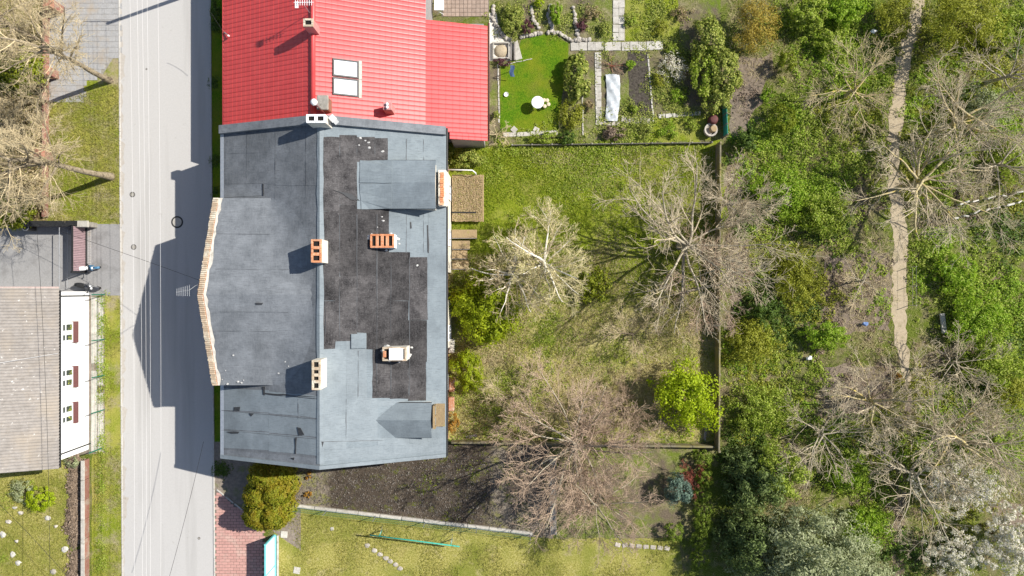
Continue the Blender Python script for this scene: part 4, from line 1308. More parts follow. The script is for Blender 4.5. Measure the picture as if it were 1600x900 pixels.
rr = extr(MB(), [(RW + 0.1, RWZ - 0.1), (EX - 0.1, EZ - 0.12), (RX, RZ_ - 0.12)], YR0, YR1).build('roof', MAT['grey_wood'], rh)
mw = wave_mesh('roof_sheet', RX - 0.02, RZ_, RW, RWZ)
me_ = wave_mesh('roof_sheet', RX + 0.02, RZ_, EX - 0.02, EZ)
ml = wave_mesh('roof_sheet', EX - 0.1, EZ - 0.1, -1.68, 2.82, step=0.42)
ox, oy = rh.location.x, rh.location.y
y = YR0
while y < YR1:
    link_mesh('roof_sheet', mw, MAT['red_roof'], rr, (-ox, y - oy, 0))
    link_mesh('roof_sheet', me_, MAT['red_roof'], rr, (-ox, y - oy, 0))
    if y < 17.6:
        link_mesh('roof_sheet', ml, MAT['red_roof'], rr, (-ox, y - oy, 0))
    y += 0.93
ms = wave_mesh('roof_sheet', -4.2, EZ - 0.1 + (-4.2 - EX + 0.1) * (2.82 - EZ + 0.1) / (-1.68 - EX + 0.1), -1.68, 2.82, width=0.46, waves=2, step=0.42)
link_mesh('roof_sheet', ms, MAT['red_roof'], rr, (-ox, YR0 - 0.46 - oy, 0.004))
MB().tube([(RX, YR0, RZ_ + 0.0), (RX, YR1, RZ_ + 0.0)], 0.16, 10).build('ridge_cap', MAT['red_roof'], rr, True)
MB().tube([(RW - 0.06, YR0, RWZ - 0.08), (RW - 0.06, YR1, RWZ - 0.08)], 0.075, 8).build('gutter', MAT['red_roof'], rh, True)
MB().tube([(-1.6, 10.1, 2.74), (-1.6, 18.2, 2.74)], 0.06, 8).build('gutter', MAT['sill_brown'], rh, True)
ze = lambda x: RZ_ - (x - RX) * (RZ_ - EZ) / (EX - RX)
sl_r = math.atan2(RZ_ - EZ, EX - RX)
for py in (107.5, 136.5):
    x, y = G(540, py, 6.05)
    m_ = Matrix.Translation((x, y, ze(x))) @ Matrix.Rotation(sl_r, 4, 'Y')
    f = MB()
    a, b = 0.82, 0.56
    for q in (((-a, -b, 0), (a, -b + 0.09, 0.13)), ((-a, b - 0.09, 0), (a, b, 0.13)), ((-a, -b + 0.09, 0), (-a + 0.1, b - 0.09, 0.13)), ((a - 0.1, -b + 0.09, 0), (a, b - 0.09, 0.13))):
        f.box(*q, m_)
    wo = f.build('roof_window', MAT['iron'], rh)
    MB().box((-a + 0.1, -b + 0.09, 0.03), (a - 0.1, b - 0.09, 0.09), m_).build('pane', MAT['glare_tint_glass'], wo)
    MB().box((a, -b - 0.05, 0.02), (a + 0.2, b + 0.05, 0.075), m_).build('flashing', MAT['concrete'], wo)
cr = chimney(rh, G(482, 36, 8.0)[0], G(482, 36, 8.0)[1], 6.1, 8.1, 0.62, 0.5, 1, MAT['pink_plaster'], MAT['cap_brick'], 'pink plastered chimney on the ridge of the red roof')
x, y = G(606, 167, 5.9)
c7 = MB().bbox((x - 0.28, y - 0.24, 4.6), (x + 0.28, y + 0.24, 6.1), 0.02).build('chimney', MAT['pink_plaster'], rh)
c7['label'] = 'small pink chimney with two white pots near the fire wall'
for k in (-0.1, 0.1):
    MB().lathe((x, y + k), [(0.07, 6.08), (0.07, 6.2), (0.1, 6.22), (0.05, 6.27)], 10).build('pot', MAT['white_metal'], c7)
x, y = G(504, 160, 7.4)
c8 = MB().bbox((x - 0.32, y - 0.42, 6.0), (x + 0.32, y + 0.42, 7.35), 0.05).build('chimney', MAT['terracotta'], rh)
c8['label'] = 'squat worn chimney beside the tall white-capped flue pipe'
MB().bbox((x - 0.36, y - 0.46, 7.35), (x + 0.36, y + 0.46, 7.43), 0.04).build('cap', MAT['old_concrete'], c8)
x, y = -11.85, G(500, 172, 7.0)[1]
t8 = MB().tube([(x, y, 6.3), (x, y, 8.75)], 0.07, 8).build('flue_pipe', MAT['grey_metal'], rh)
MB().lathe((x, y), [(0.05, 8.68), (0.2, 8.75), (0.2, 8.9), (0.1, 9.0)], 16).build('cap', MAT['white_metal'], t8, True)
# aerial on the red roof
x, y = G(472, 4, 8.4)
t = thing('roof_aerial', 'white grid television aerial on the ridge of the red roof', 'aerial', (x, y, 6.4))
MB().tube([(x, y, 6.2), (x, y, 8.4)], 0.025, 6).build('mast', MAT['grey_metal'], t)
MB().tube([(x - 0.5, y, 8.4), (x + 0.7, y + 0.02, 8.4)], 0.02, 5).build('boom', MAT['white_metal'], t)
for k in range(8):
    MB().tube([(x - 0.4 + k * 0.14, y - 0.18, 8.42), (x - 0.4 + k * 0.14, y + 0.18, 8.42)], 0.016, 5).build('element', MAT['white_metal'], t)
MB().box((x - 0.45, y - 0.3, 8.3), (x - 0.25, y + 0.1, 8.34)).build('reflector', MAT['white_metal'], t)
# cable bracket at the red eave
x, y = G(349, 51, 3.7)
t = thing('cable_bracket', 'slanted steel cable bracket fixed to the eave of the red roof', 'bracket', (x, y, 3.6))
MB().tube([(x, y, 3.55), (x + 0.1, y, 3.8), (x + 0.55, y - 0.38, 4.15)], 0.03, 6).build('arm', MAT['grey_metal'], t)
MB().cyl((x + 0.55, y - 0.38), 0.06, 4.1, 4.22, 8).build('insulator', MAT['white_plastic'], t)

# ------------------------------------------------------------------ the white house across the street
WX, WZ = -30.75, 3.62
wy0, wy1 = -11.72, -0.25
wh = thing('white_house', 'white rendered house with grey corrugated cement roof and brown sills', 'house', (WX - 4, (wy0 + wy1) / 2, 0))
MB().box((WX - 9, wy0, 0), (WX, wy1, WZ - 0.12)).build('wall', MAT['white_wall'], wh)
ox, oy = wh.location.x, wh.location.y
for py in (520, 591, 648):
    y = (450 - py) * 0.946 / PPM
    wo = wall_window(wh, WX + 0.03, y, 1.95, 3.1, 1.42)
    s = MB().poly([(WX + 0.002, y - 0.75, 1.93), (WX + 0.002, y + 0.75, 1.93), (WX + 0.3, y + 0.75, 1.72), (WX + 0.3, y - 0.75, 1.72), (WX + 0.002, y - 0.75, 1.86), (WX + 0.002, y + 0.75, 1.86), (WX + 0.3, y + 0.75, 1.66), (WX + 0.3, y - 0.75, 1.66)],
                  [(3, 2, 1, 0), (4, 5, 6, 7), (2, 3, 7, 6), (0, 1, 5, 4), (1, 2, 6, 5), (3, 0, 4, 7)])
    s.build('window_sill', MAT['sill_brown'], wo)
    for k in range(2):
        ya_c = y - 0.64 + k * 0.68
        for q0, q1 in ((0.0, random.uniform(0.08, 0.16)), (0.6 - random.uniform(0.08, 0.16), 0.6)):
            MB().box((WX + 0.057, ya_c + q0, 2.02), (WX + 0.064, ya_c + q1, 3.03)).build('curtain', MAT['curtain'], wo)
        MB().box((WX + 0.055, ya_c, 2.68), (WX + 0.1, ya_c + 0.6, 2.73)).build('glazing_bar', MAT['white_metal'], wo)
        P_ = np.column_stack([np.full(26, WX + 0.075), rng.uniform(ya_c + 0.12, ya_c + 0.48, 26), 2.04 + 0.4 * rng.random(26) ** 1.6])
        link_mesh('pot_plant', leaves_mesh('pot_plant', P_, unit(rng.normal(size=(26, 3)) * 0.4 + np.array([1.0, 0, 0.3])), 0.09, 0.6, wh.location), LF['varieg'], wo)
slope_w = 0.36
rw_ = MB().poly([(WX + 0.2, wy0 - 0.4, WZ - 0.06), (WX - 9, wy0 - 0.4, WZ - 0.06 + 9.2 * slope_w), (WX - 9, wy1 + 0.15, WZ - 0.06 + 9.2 * slope_w), (WX + 0.2, wy1 + 0.15, WZ - 0.06), (WX - 9, wy0 - 0.4, WZ - 0.2), (WX - 9, wy1 + 0.15, WZ - 0.2), (WX + 0.15, wy0 - 0.4, WZ - 0.2), (WX + 0.15, wy1 + 0.15, WZ - 0.2)],
                [(0, 3, 2, 1), (6, 4, 5, 7), (0, 1, 4, 6), (3, 7, 5, 2), (0, 6, 7, 3), (1, 2, 5, 4)]).build('roof', MAT['grey_wood'], wh)
def corr(name, L, width, waves, amp, slope):
    V, F = [], []
    ny = waves * 6 + 1
    for i in range(3):
        for c in range(ny):
            V.append((-L * i / 2, width * c / (ny - 1), L * i / 2 * slope + amp * math.sin(2 * math.pi * waves * c / (ny - 1))))
    for i in range(2):
        for c in range(ny - 1):
            F.append((i * ny + c, i * ny + c + 1, (i + 1) * ny + c + 1, (i + 1) * ny + c))
    me = bpy.data.meshes.new(name)
    me.from_pydata(V, [], F)
    me.polygons.foreach_set('use_smooth', [True] * len(me.polygons))
    me.update()
    return me
cm = corr('corrugated_sheet', 1.72, 1.05, 5, 0.034, slope_w)
y = wy0 - 0.45
j = 0
while y < wy1 + 0.1 - 0.5:
    for r in range(4):
        x = WX + 0.24 - r * 1.62
        link_mesh('corrugated_sheet', cm, MAT['asbestos'], rw_, (x - ox, y - oy, WZ + 0.03 + r * 1.62 * slope_w - r * 0.0 + (0.02 if r % 2 else 0.0)), (0, 0, random.uniform(-0.004, 0.004)))
    y += 1.02
MB().tube([(WX + 0.26, wy0 - 0.4, WZ - 0.05), (WX + 0.26, wy1 + 0.1, WZ - 0.05)], 0.06, 8).build('gutter', MAT['black_metal'], wh)
MB().tube([(WX + 0.26, wy0 + 0.42, WZ - 0.1), (WX + 0.1, wy0 + 0.42, WZ - 0.35), (WX + 0.1, wy0 + 0.42, 0)], 0.05, 8).build('downpipe', MAT['black_metal'], wh)
MB().tube([(WX + 0.26, wy1 - 0.3, WZ - 0.1), (WX + 0.08, wy1 - 0.3, WZ - 0.35), (WX + 0.08, wy1 - 0.3, 0)], 0.04, 8).build('downpipe', MAT['black_metal'], wh)
vb = MB().poly([(WX + 0.22, wy1 + 0.12, WZ + 0.02), (WX - 9, wy1 + 0.12, WZ + 0.02 + 9.2 * slope_w), (WX - 9, wy1 + 0.34, WZ + 0.05 + 9.2 * slope_w), (WX + 0.22, wy1 + 0.34, WZ + 0.05), (WX + 0.22, wy1 + 0.34, WZ - 0.2), (WX - 9, wy1 + 0.34, WZ - 0.2 + 9.2 * slope_w)], [(0, 3, 2, 1), (3, 4, 5, 2)])
vb.build('verge_tiles', MAT['faded_tile'], wh)


# ------------------------------------------------------------------ walls, fences, gates
def wall_run(name, label, cat, p0, p1, h, th, n, mat, cap=None, z0=0.0, post=None, post_mat=None, piece='panel'):
    """wall of n panels between two surveyed ground points, with optional coping and posts"""
    a, b = Vector((*G(*p0), 0)), Vector((*G(*p1), 0))
    L = (b - a).length
    ang = math.atan2(b.y - a.y, b.x - a.x)
    t = thing(name, label, cat, a)
    for i in range(n):
        m_ = RZ(a.lerp(b, (i + 0.5) / n), ang + random.uniform(-0.006, 0.006))
        l = L / n / 2 - 0.012
        MB().bbox((-l, -th / 2, z0 - 0.05), (l, th / 2, h + random.uniform(-0.015, 0.015)), 0.015, m_).build(piece, mat, t)
        if cap:
            MB().bbox((-l, -th / 2 - 0.05, h + 0.01), (l, th / 2 + 0.05, h + 0.07), 0.012, m_).build('coping', cap, t)
    if post:
        for i in range(n + 1):
            m_ = RZ(a.lerp(b, i / n), ang)
            MB().bbox((-post / 2, -post / 2, -0.05), (post / 2, post / 2, h + 0.1), 0.015, m_).build('post', post_mat or mat, t)
    return t


wall_run('garden_wall', 'grey concrete panel wall along the far side of the back garden', 'wall', (1119, 228), (1117, 700), 1.05, 0.12, 12, MAT['mossy_concrete'], None, 0, 0.17, MAT['mossy_concrete'])
wall_run('boundary_wall', 'old grey concrete wall between the back garden and the tilled soil', 'wall', (706, 688), (1112, 695), 0.75, 0.14, 12, MAT['mossy_concrete'])
wall_run('low_fence', 'low wire and timber fence under the kitchen garden edge', 'fence', (800, 228), (1110, 224), 0.36, 0.05, 10, MAT['grey_wood'], None, 0, 0.1, MAT['old_concrete'])
wall_run('brick_fence', 'low red brick fence with pale coping south of the white house', 'wall', (138, 716), (138, 930), 0.62, 0.16, 7, MAT['fence_brick'], MAT['concrete'])
wall_run('brick_wall', 'overgrown red brick wall beside the grass verge and leaning trees', 'wall', (76, -20), (74, 340), 0.5, 0.2, 9, MAT['fence_brick'])
# terracotta caps on its pillars
bw = bpy.data.objects['brick_wall']
for px, py in ((66, 108), (74, 4), (60, 240)):
    x, y = G(px, py, 1.4)
    MB().bbox((x - 0.28, y - 0.3, -0.05), (x + 0.28, y + 0.3, 1.3), 0.02).build('pillar', MAT['fence_brick'], bw)
    MB().box((x - 0.4, y - 0.42, 1.3), (x + 0.4, y + 0.42, 1.5), None, 0.15).build('pillar_cap', MAT['terracotta'], bw)


def post_fence(name, label, pts, h, mat, wires=3, r=0.03, mesh_mat=None, cell=0.3):
    P = [Vector((*G(*p), 0)) for p in pts]
    t = thing(name, label, 'fence', P[0])
    for p in P:
        MB().tube([(p.x, p.y, -0.05), (p.x, p.y, h)], r, 7).build('post', mat, t)
    for k in range(wires):
        z = h * (k + 1) / wires - 0.05
        MB().tube([(p.x, p.y, z) for p in P], 0.008, 4).build('wire', mesh_mat or mat, t)
    if mesh_mat and cell:
        for i in range(len(P) - 1):
            a, b = P[i], P[i + 1]
            L = (b - a).length
            m = MB()
            for k in range(int(L / cell)):
                q = a.lerp(b, (k + 0.5) * cell / L)
                m.tube([(q.x, q.y, 0.05), (q.x, q.y, h - 0.05)], 0.006, 3)
            m.build('mesh_wires', mesh_mat, t)
            t.children
    return t


post_fence('wire_fence', 'dark green post-and-wire fence beside the slabs of the white house', [(164, 460), (164, 530), (164, 586), (163, 640), (160, 700)], 1.55, MAT['green_paint'], 3, 0.04)
post_fence('mesh_fence', 'green wire mesh fence on a pale concrete plinth along the tilled soil', [(462, 790), (512, 796), (588, 805), (665, 814), (745, 823), (828, 833)], 1.3, MAT['grey_metal'], 3, 0.028, MAT['green_paint'], 0.12)
mf = bpy.data.objects['mesh_fence']
a, b = Vector((*G(458, 789), 0)), Vector((*G(832, 833), 0))
ang = math.atan2(b.y - a.y, b.x - a.x)
for i in range(11):
    p = a.lerp(b, (i + 0.5) / 11)
    l = (b - a).length / 22 - 0.015
    MB().bbox((-l, -0.13, -0.05), (l, 0.13, 0.22), 0.02, RZ(p, ang + random.uniform(-0.01, 0.01))).build('plinth', MAT['concrete'], mf)
# carpet-beating rail
t = thing('carpet_rail', 'teal green carpet-beating rail standing on the dry lawn', 'rail', (*G(650, 838), 0))
ra, rb = Vector((*G(578, 836, 1.2), 1.2)), Vector((*G(718, 854, 1.2), 1.2))
MB().tube([ra, rb], 0.05, 8).build('crossbar', MAT['teal_paint'], t, True)
for f in (0.1, 0.9):
    p = ra.lerp(rb, f)
    MB().tube([(p.x, p.y, 1.2), (p.x + 0.02, p.y + 0.02, -0.05)], 0.035, 7).build('leg', MAT['teal_paint'], t, True)
    MB().tube([(p.x, p.y, 0.8), (p.x + 0.05, p.y + 0.4, -0.05)], 0.02, 6).build('brace', MAT['grey_metal'], t, True)
# white fence with cyan frame by the red paving
x = G(429, 850)[0]
ya, yb = G(0, 836)[1], G(0, 930)[1]
t = thing('board_fence', 'white board fence with cyan frame beside the red paving', 'fence', (x, yb, 0))
k = 12
for i in range(k):
    y0 = yb + (ya - yb) * i / k
    MB().bbox((x - 0.03, y0 + 0.006, 0.12), (x + 0.03, y0 + (ya - yb) / k - 0.006, 1.85), 0.008).build('board', MAT['white_metal'], t)
MB().box((x - 0.05, yb, 1.85), (x + 0.05, ya, 1.93)).build('top_rail', MAT['cyan_paint'], t)
MB().box((x - 0.06, yb, -0.02), (x + 0.14, ya, 0.13)).build('bottom_rail', MAT['cyan_paint'], t)
for y in (ya, (ya + yb) / 2):
    MB().box((x - 0.06, y - 0.05, -0.02), (x + 0.06, y + 0.05, 1.95)).build('post', MAT['cyan_paint'], t)
MB().box((x + 0.2, yb, -0.02), (x + 0.32, ya, 0.1)).build('kerb', MAT['concrete'], t)
# diagonal kerb at the bare corner
a, b = Vector((*G(338, 764), 0)), Vector((*G(380, 797), 0))
t = thing('garden_kerb', 'slanted concrete kerb between red paving and bare corner', 'kerb', a)
for i in range(3):
    MB().bbox((-0.36, -0.05, -0.03), (0.36, 0.05, 0.08), 0.015, RZ(a.lerp(b, (i + 0.5) / 3), math.atan2(b.y - a.y, b.x - a.x))).build('kerb_stone', MAT['kerb'], t)
# driveway gate of upright boards
gx = G(134, 390)[0]
ya, yb = G(0, 356)[1], G(0, 424)[1]
t = thing('driveway_gate', 'plum brown board gate with black frame across the driveway', 'gate', (gx, (ya + yb) / 2, 0))
k = 26
for i in range(k):
    y0 = yb + (ya - yb) * i / k
    MB().bbox((gx - 0.02, y0 + 0.01, 0.1), (gx + 0.03, y0 + (ya - yb) / k - 0.01, 1.5), 0.006).build('board', MAT['gate_pink'], t)
MB().box((gx - 0.05, yb - 0.04, 1.5), (gx + 0.05, ya + 0.04, 1.56)).build('top_rail', MAT['black_metal'], t)
MB().box((gx - 0.06, yb - 0.04, 0.02), (gx + 0.1, ya + 0.04, 0.1)).build('bottom_rail', MAT['black_metal'], t)
for y in (ya + 0.09, yb - 0.09):
    MB().box((gx - 0.06, y - 0.05, 0), (gx + 0.06, y + 0.05, 1.65)).build('post', MAT['black_metal'], t)
sp = thing('sett_strip', 'narrow strip of grey setts along the foot of the driveway gate', 'paving', (gx + 0.25, yb, 0.016))
s_ = MB().bbox((-0.055, -0.055, 0), (0.055, 0.055, 0.03), 0.01).mesh('sett')
y = yb
while y < ya:
    for c in range(2):
        link_mesh('sett', s_, MAT['grey_paving'], sp, (-0.04 + c * 0.125, y - yb + random.uniform(-0.008, 0.008), 0))
    y += 0.125
# gate beam, pier and bin at the head of the driveway
ax, ay = G(60, 352); bx, by = G(147, 355)
t = thing('gate_wall', 'dark timber-topped wall with white coped pier at the driveway head', 'wall', (ax, ay, 0))
MB().box((ax, ay - 0.1, -0.02), (bx - 0.5, ay + 0.12, 1.25)).build('wall', MAT['sill_brown'], t)
MB().box((ax - 0.1, ay - 0.2, 1.25), (bx - 0.4, ay + 0.2, 1.33)).build('top_board', MAT['black_metal'], t)
MB().bbox((bx - 0.55, by - 0.05, -0.02), (bx + 0.25, by + 0.3, 1.2), 0.02).build('pier', MAT['old_concrete'], t)
MB().box((bx - 0.65, by - 0.12, 1.2), (bx + 0.35, by + 0.36, 1.3), None, 0.04).build('coping', MAT['concrete'], t)
x, y = G(54, 357)
t = thing('litter_bin', 'round dark metal bin beside the driveway wall', 'bin', (x, y, 0.016))
MB().lathe((x, y), [(0.2, 0.0), (0.25, 0.9), (0.27, 0.92), (0.2, 0.96)], 18).build('drum', MAT['iron'], t, True)
MB().torus((x, y, 0.95), 0.22, 0.035, 18, 6).build('rim', MAT['grey_metal'], t, True)
MB().tube([(x + 0.1, y + 0.25, 0), (x + 0.1, y + 0.25, 1.25), (x + 0.3, y + 0.25, 1.35)], 0.03, 6).build('bracket', MAT['grey_metal'], t)
# tubular gate frame
t = thing('wire_gate', 'thin grey tubular gate frame standing behind the driveway gate', 'gate', (*G(96, 395), 0))
(xa, ya), (xb, yb) = G(111, 358), G(111, 450)
MB().tube([(xa, ya, 0.03), (xa, ya, 1.3), (xb, yb, 1.3), (xb, yb, 0.03)], 0.03, 6).build('frame', MAT['grey_metal'], t)
MB().tube([(xa, ya, 0.4), (xb, yb, 0.4)], 0.02, 6).build('rail', MAT['grey_metal'], t)


# ------------------------------------------------------------------ motorcycles in the driveway
def motorcycle(px, py, ang, body, seat, label, scooter, s=1.0):
    x, y = G(px, py)
    z0 = 0.016
    t = thing('scooter' if scooter else 'motorcycle', label, 'scooter' if scooter else 'motorcycle', (x, y, z0))
    M_ = Matrix.Translation((x, y, z0)) @ Matrix.Rotation(ang, 4, 'Z') @ Matrix.Rotation(math.radians(7), 4, 'X') @ Matrix.Scale(s, 4)
    R = 0.25 if scooter else 0.31
    for wx_ in (-0.62, 0.66):
        wm = M_ @ Matrix.Translation((wx_, 0, R)) @ Matrix.Rotation(math.pi / 2, 4, 'X')
        wo = MB().torus((0, 0, 0), R - 0.06, 0.065, 22, 8, wm).build('wheel', MAT['rubber'], t, True)
        rm = MB().lathe((0, 0), [(R - 0.09, -0.03), (R - 0.09, 0.03)], 18, wm)
        rm.build('rim', MAT['grey_metal'], wo)
        fd = MB()
        pts = [(wx_ + (R + 0.04) * math.cos(a), 0, R + (R + 0.04) * math.sin(a)) for a in np.linspace(0.5, 2.6, 7)]
        v = []
        for p in pts:
            v += [tuple(M_ @ Vector((p[0], -0.08, p[2]))), tuple(M_ @ Vector((p[0], 0.08, p[2])))]
        fd.poly(v, [(2 * i, 2 * i + 1, 2 * i + 3, 2 * i + 2) for i in range(6)]).build('fender', body, t, True)
    def shell(rows, name, mat):
        m = MB()
        n = 10
        p = []
        for (cx, cz, wy, hz) in rows:
            for i in range(n):
                a = 2 * math.pi * i / n
                p.append(tuple(M_ @ Vector((cx, wy * math.cos(a), cz + hz * math.sin(a)))))
        f = [(k * n + i, k * n + (i + 1) % n, (k + 1) * n + (i + 1) % n, (k + 1) * n + i) for k in range(len(rows) - 1) for i in range(n)]
        f += [tuple(range(n - 1, -1, -1)), tuple(range((len(rows) - 1) * n, len(rows) * n))]
        return m.poly(p, f).build(name, mat, t, True)
    shell([(-0.85, 0.62, 0.05, 0.04), (-0.6, 0.6, 0.16, 0.12), (-0.2, 0.56, 0.17, 0.14), (0.05, 0.5, 0.12, 0.12)], 'tail_body', body if not scooter else MAT['white_plastic'])
    shell([(-0.75, 0.76, 0.1, 0.05), (-0.45, 0.76, 0.17, 0.07), (-0.05, 0.74, 0.15, 0.06), (0.08, 0.73, 0.06, 0.03)], 'seat', seat)
    if not scooter:
        shell([(-0.02, 0.74, 0.08, 0.06), (0.12, 0.8, 0.17, 0.11), (0.32, 0.83, 0.15, 0.11), (0.46, 0.82, 0.06, 0.05)], 'fuel_tank', body)
        shell([(-0.2, 0.38, 0.14, 0.12), (0.1, 0.4, 0.2, 0.18), (0.35, 0.42, 0.12, 0.12)], 'engine', MAT['grey_metal'])
        MB().tube([M_ @ Vector(p) for p in ((0.3, -0.16, 0.3), (0.0, -0.2, 0.2), (-0.4, -0.22, 0.25), (-0.85, -0.22, 0.34))], 0.045, 8).build('exhaust', MAT['grey_metal'], t, True)
    else:
        shell([(0.0, 0.28, 0.2, 0.05), (0.25, 0.27, 0.22, 0.05), (0.45, 0.3, 0.16, 0.06)], 'footboard', body)
        shell([(0.38, 0.35, 0.1, 0.12), (0.46, 0.6, 0.24, 0.2), (0.56, 0.85, 0.18, 0.14), (0.6, 0.97, 0.1, 0.05)], 'front_shield', body)
    for sy_ in (-1, 1):
        MB().tube([M_ @ Vector(p) for p in ((0.66, sy_ * 0.1, R), (0.5, sy_ * 0.1, 0.78))], 0.025, 6).build('fork', MAT['grey_metal'], t)
    MB().tube([M_ @ Vector(p) for p in ((0.38, -0.36, 0.98), (0.46, -0.2, 1.02), (0.48, 0, 0.98), (0.46, 0.2, 1.02), (0.38, 0.36, 0.98))], 0.02, 6).build('handlebar', MAT['black_metal'], t)
    for sy_ in (-1, 1):
        MB().tube([M_ @ Vector(p) for p in ((0.46, sy_ * 0.22, 1.02), (0.5, sy_ * 0.3, 1.16))], 0.01, 4).tube([M_ @ Vector(p) for p in ((0.5, sy_ * 0.27, 1.16), (0.5, sy_ * 0.36, 1.17))], [0.045, 0.035], 6).build('mirror', MAT['black_metal'], t)
    shell([(0.56, 0.86, 0.1, 0.09), (0.64, 0.86, 0.09, 0.08), (0.66, 0.86, 0.03, 0.03)], 'headlight', MAT['white_plastic'])
    MB().tube([M_ @ Vector(p) for p in ((0.0, 0.1, 0.3), (-0.1, 0.3, 0.0))], 0.015, 5).build('kickstand', MAT['grey_metal'], t)
    return t


motorcycle(142, 418, math.radians(3), MAT['blue_paint'], MAT['white_plastic'], 'white and blue scooter parked in front of the driveway gate', True, 0.95)
motorcycle(142, 446, math.radians(-12), MAT['dark_paint'], MAT['black_metal'], 'black motorcycle parked at the corner of the white house', False, 0.95)

# ------------------------------------------------------------------ poles and overhead wires
def pole(px, py, h, label):
    x, y = G(px, py)
    t = thing('utility_pole', label, 'pole', (x, y, 0))
    MB().tube([(x, y, -0.1), (x, y, h * 0.5), (x, y, h)], [0.16, 0.14, 0.11], 10).build('shaft', MAT['old_concrete'], t, True)
    MB().box((x - 2.2, y - 0.025, h - 0.42), (x + 0.3, y + 0.025, h - 0.37)).build('cross_arm', MAT['grey_metal'], t)
    return x, y
xp, yp = pole(334, -22, 7.4, 'concrete utility pole with one-sided cross arm at the red house end')
xq, yq = pole(338, 960, 7.4, 'concrete utility pole with one-sided cross arm at the red paving end')
for k, (pa, pb) in enumerate(((202, 210), (213, 223), (221, 229), (229, 235), (246, 251))):
    xa, xb = G(pa, 0, 7.0)[0], G(pb, 900, 7.0)[0]
    pts = []
    for i in range(13):
        f = i / 12
        pts.append((xa + (xb - xa) * f, yp + (yq - yp) * f, 7.05 - 0.5 * 4 * f * (1 - f) * 0.5))
    o = MB().tube(pts, 0.0075, 5).build('overhead_wire', MAT['wire_white'], None, base=(xa, yp, 7.0))
    tag(o, 'pale overhead wire strung lengthwise over the road', 'wire', 'overhead wires along the road')
def cable(a, b, ha, hb, sag, label, mat='wire_black', r=0.012):
    p, q = Vector((*G(*a, ha), ha)), Vector((*G(*b, hb), hb))
    pts = []
    for i in range(11):
        f = i / 10
        v = p.lerp(q, f)
        pts.append((v.x, v.y, v.z - sag * 4 * f * (1 - f)))
    tag(MB().tube(pts, r, 5).build('service_cable', MAT[mat], None, base=pts[0]), label, 'cable')
cable((57, 349), (312, 438), 3.6, 7.2, 0.3, 'black service cable crossing the road to the street gable')
cable((326, 15), (350, 52), 5.0, 4.2, 0.1, 'short dark cable reaching the bracket of the red eave')
cable((57, 350), (78, 920), 5.2, 5.4, 0.3, 'black cable running over the corrugated roof and the stony garden')
cable((-20, 770), (125, 925), 4.5, 4.5, 0.2, 'black cable slanting above the stony garden corner')
cable((265, 900), (318, 690), 5.0, 5.2, 0.15, 'dark cable above the road beside the red paving')
cable((0, 567), (91, 552), 5.0, 3.75, 0.05, 'white cable lying over the corrugated roof', 'wire_white', 0.016)

# ------------------------------------------------------------------ things in the kitchen garden
x, y = G(840, 160, 0.7)
t = thing('garden_table', 'round white plastic table on the clipped lawn', 'table', (x, y, 0.012))
MB().lathe((x, y), [(0.4, 0.71), (0.44, 0.72), (0.44, 0.75), (0.42, 0.76)], 32).build('table_top', MAT['white_plastic'], t)
for k in range(4):
    a = k * math.pi / 2 + 0.6
    MB().tube([(x + 0.25 * math.cos(a), y + 0.25 * math.sin(a), 0.72), (x + 0.36 * math.cos(a), y + 0.36 * math.sin(a), 0.0)], 0.025, 7).build('leg', MAT['white_plastic'], t)
for k, (px, py) in enumerate(((850, 156.5), (855, 157), (857, 163), (851, 166))):
    x, y = G(px, py, 0.4)
    t = thing('garden_stool', 'small beige round stool beside the white garden table', 'stool', (x, y, 0.012), 'beige stools at the garden table')
    MB().lathe((x, y), [(0.11, 0.37), (0.14, 0.39), (0.14, 0.43), (0.1, 0.45)], 16).build('seat', MAT['beige_seat'], t, True)
    for q in range(3):
        a = q * 2.09 + k
        MB().tube([(x + 0.08 * math.cos(a), y + 0.08 * math.sin(a), 0.38), (x + 0.12 * math.cos(a), y + 0.12 * math.sin(a), 0)], 0.015, 5).build('leg', MAT['wood'], t)
x, y = G(791, 148)
tag(MB().lathe((x, y), [(0.07, 0.015), (0.16, 0.1), (0.17, 0.11), (0.13, 0.05)], 16).build('bowl', MAT['white_plastic'], None, True, base=(x, y, 0.012)), 'small white bowl left on the clipped lawn', 'bowl')
# blue cloth on a pole
x, y = G(800, 104, 1.0)
t = thing('washing_post', 'thin post with a blue cloth hanging over the clipped lawn', 'post', (x, y, 0))
MB().tube([(x, y, -0.02), (x, y, 1.35)], 0.025, 6).build('post', MAT['grey_metal'], t)
cl = MB()
v = []
for i in range(7):
    for j in range(4):
        v.append((x + 0.05 * math.sin(i * 1.3) + 0.1 * (j - 1.5), y - 0.02 - 0.1 * i * 0.9, 1.33 - 0.14 * i + 0.03 * math.sin(j * 2 + i)))
cl.poly(v, [(i * 4 + j, i * 4 + j + 1, i * 4 + j + 5, i * 4 + j + 4) for i in range(6) for j in range(3)]).build('cloth', MAT['blue_cloth'], t, True)
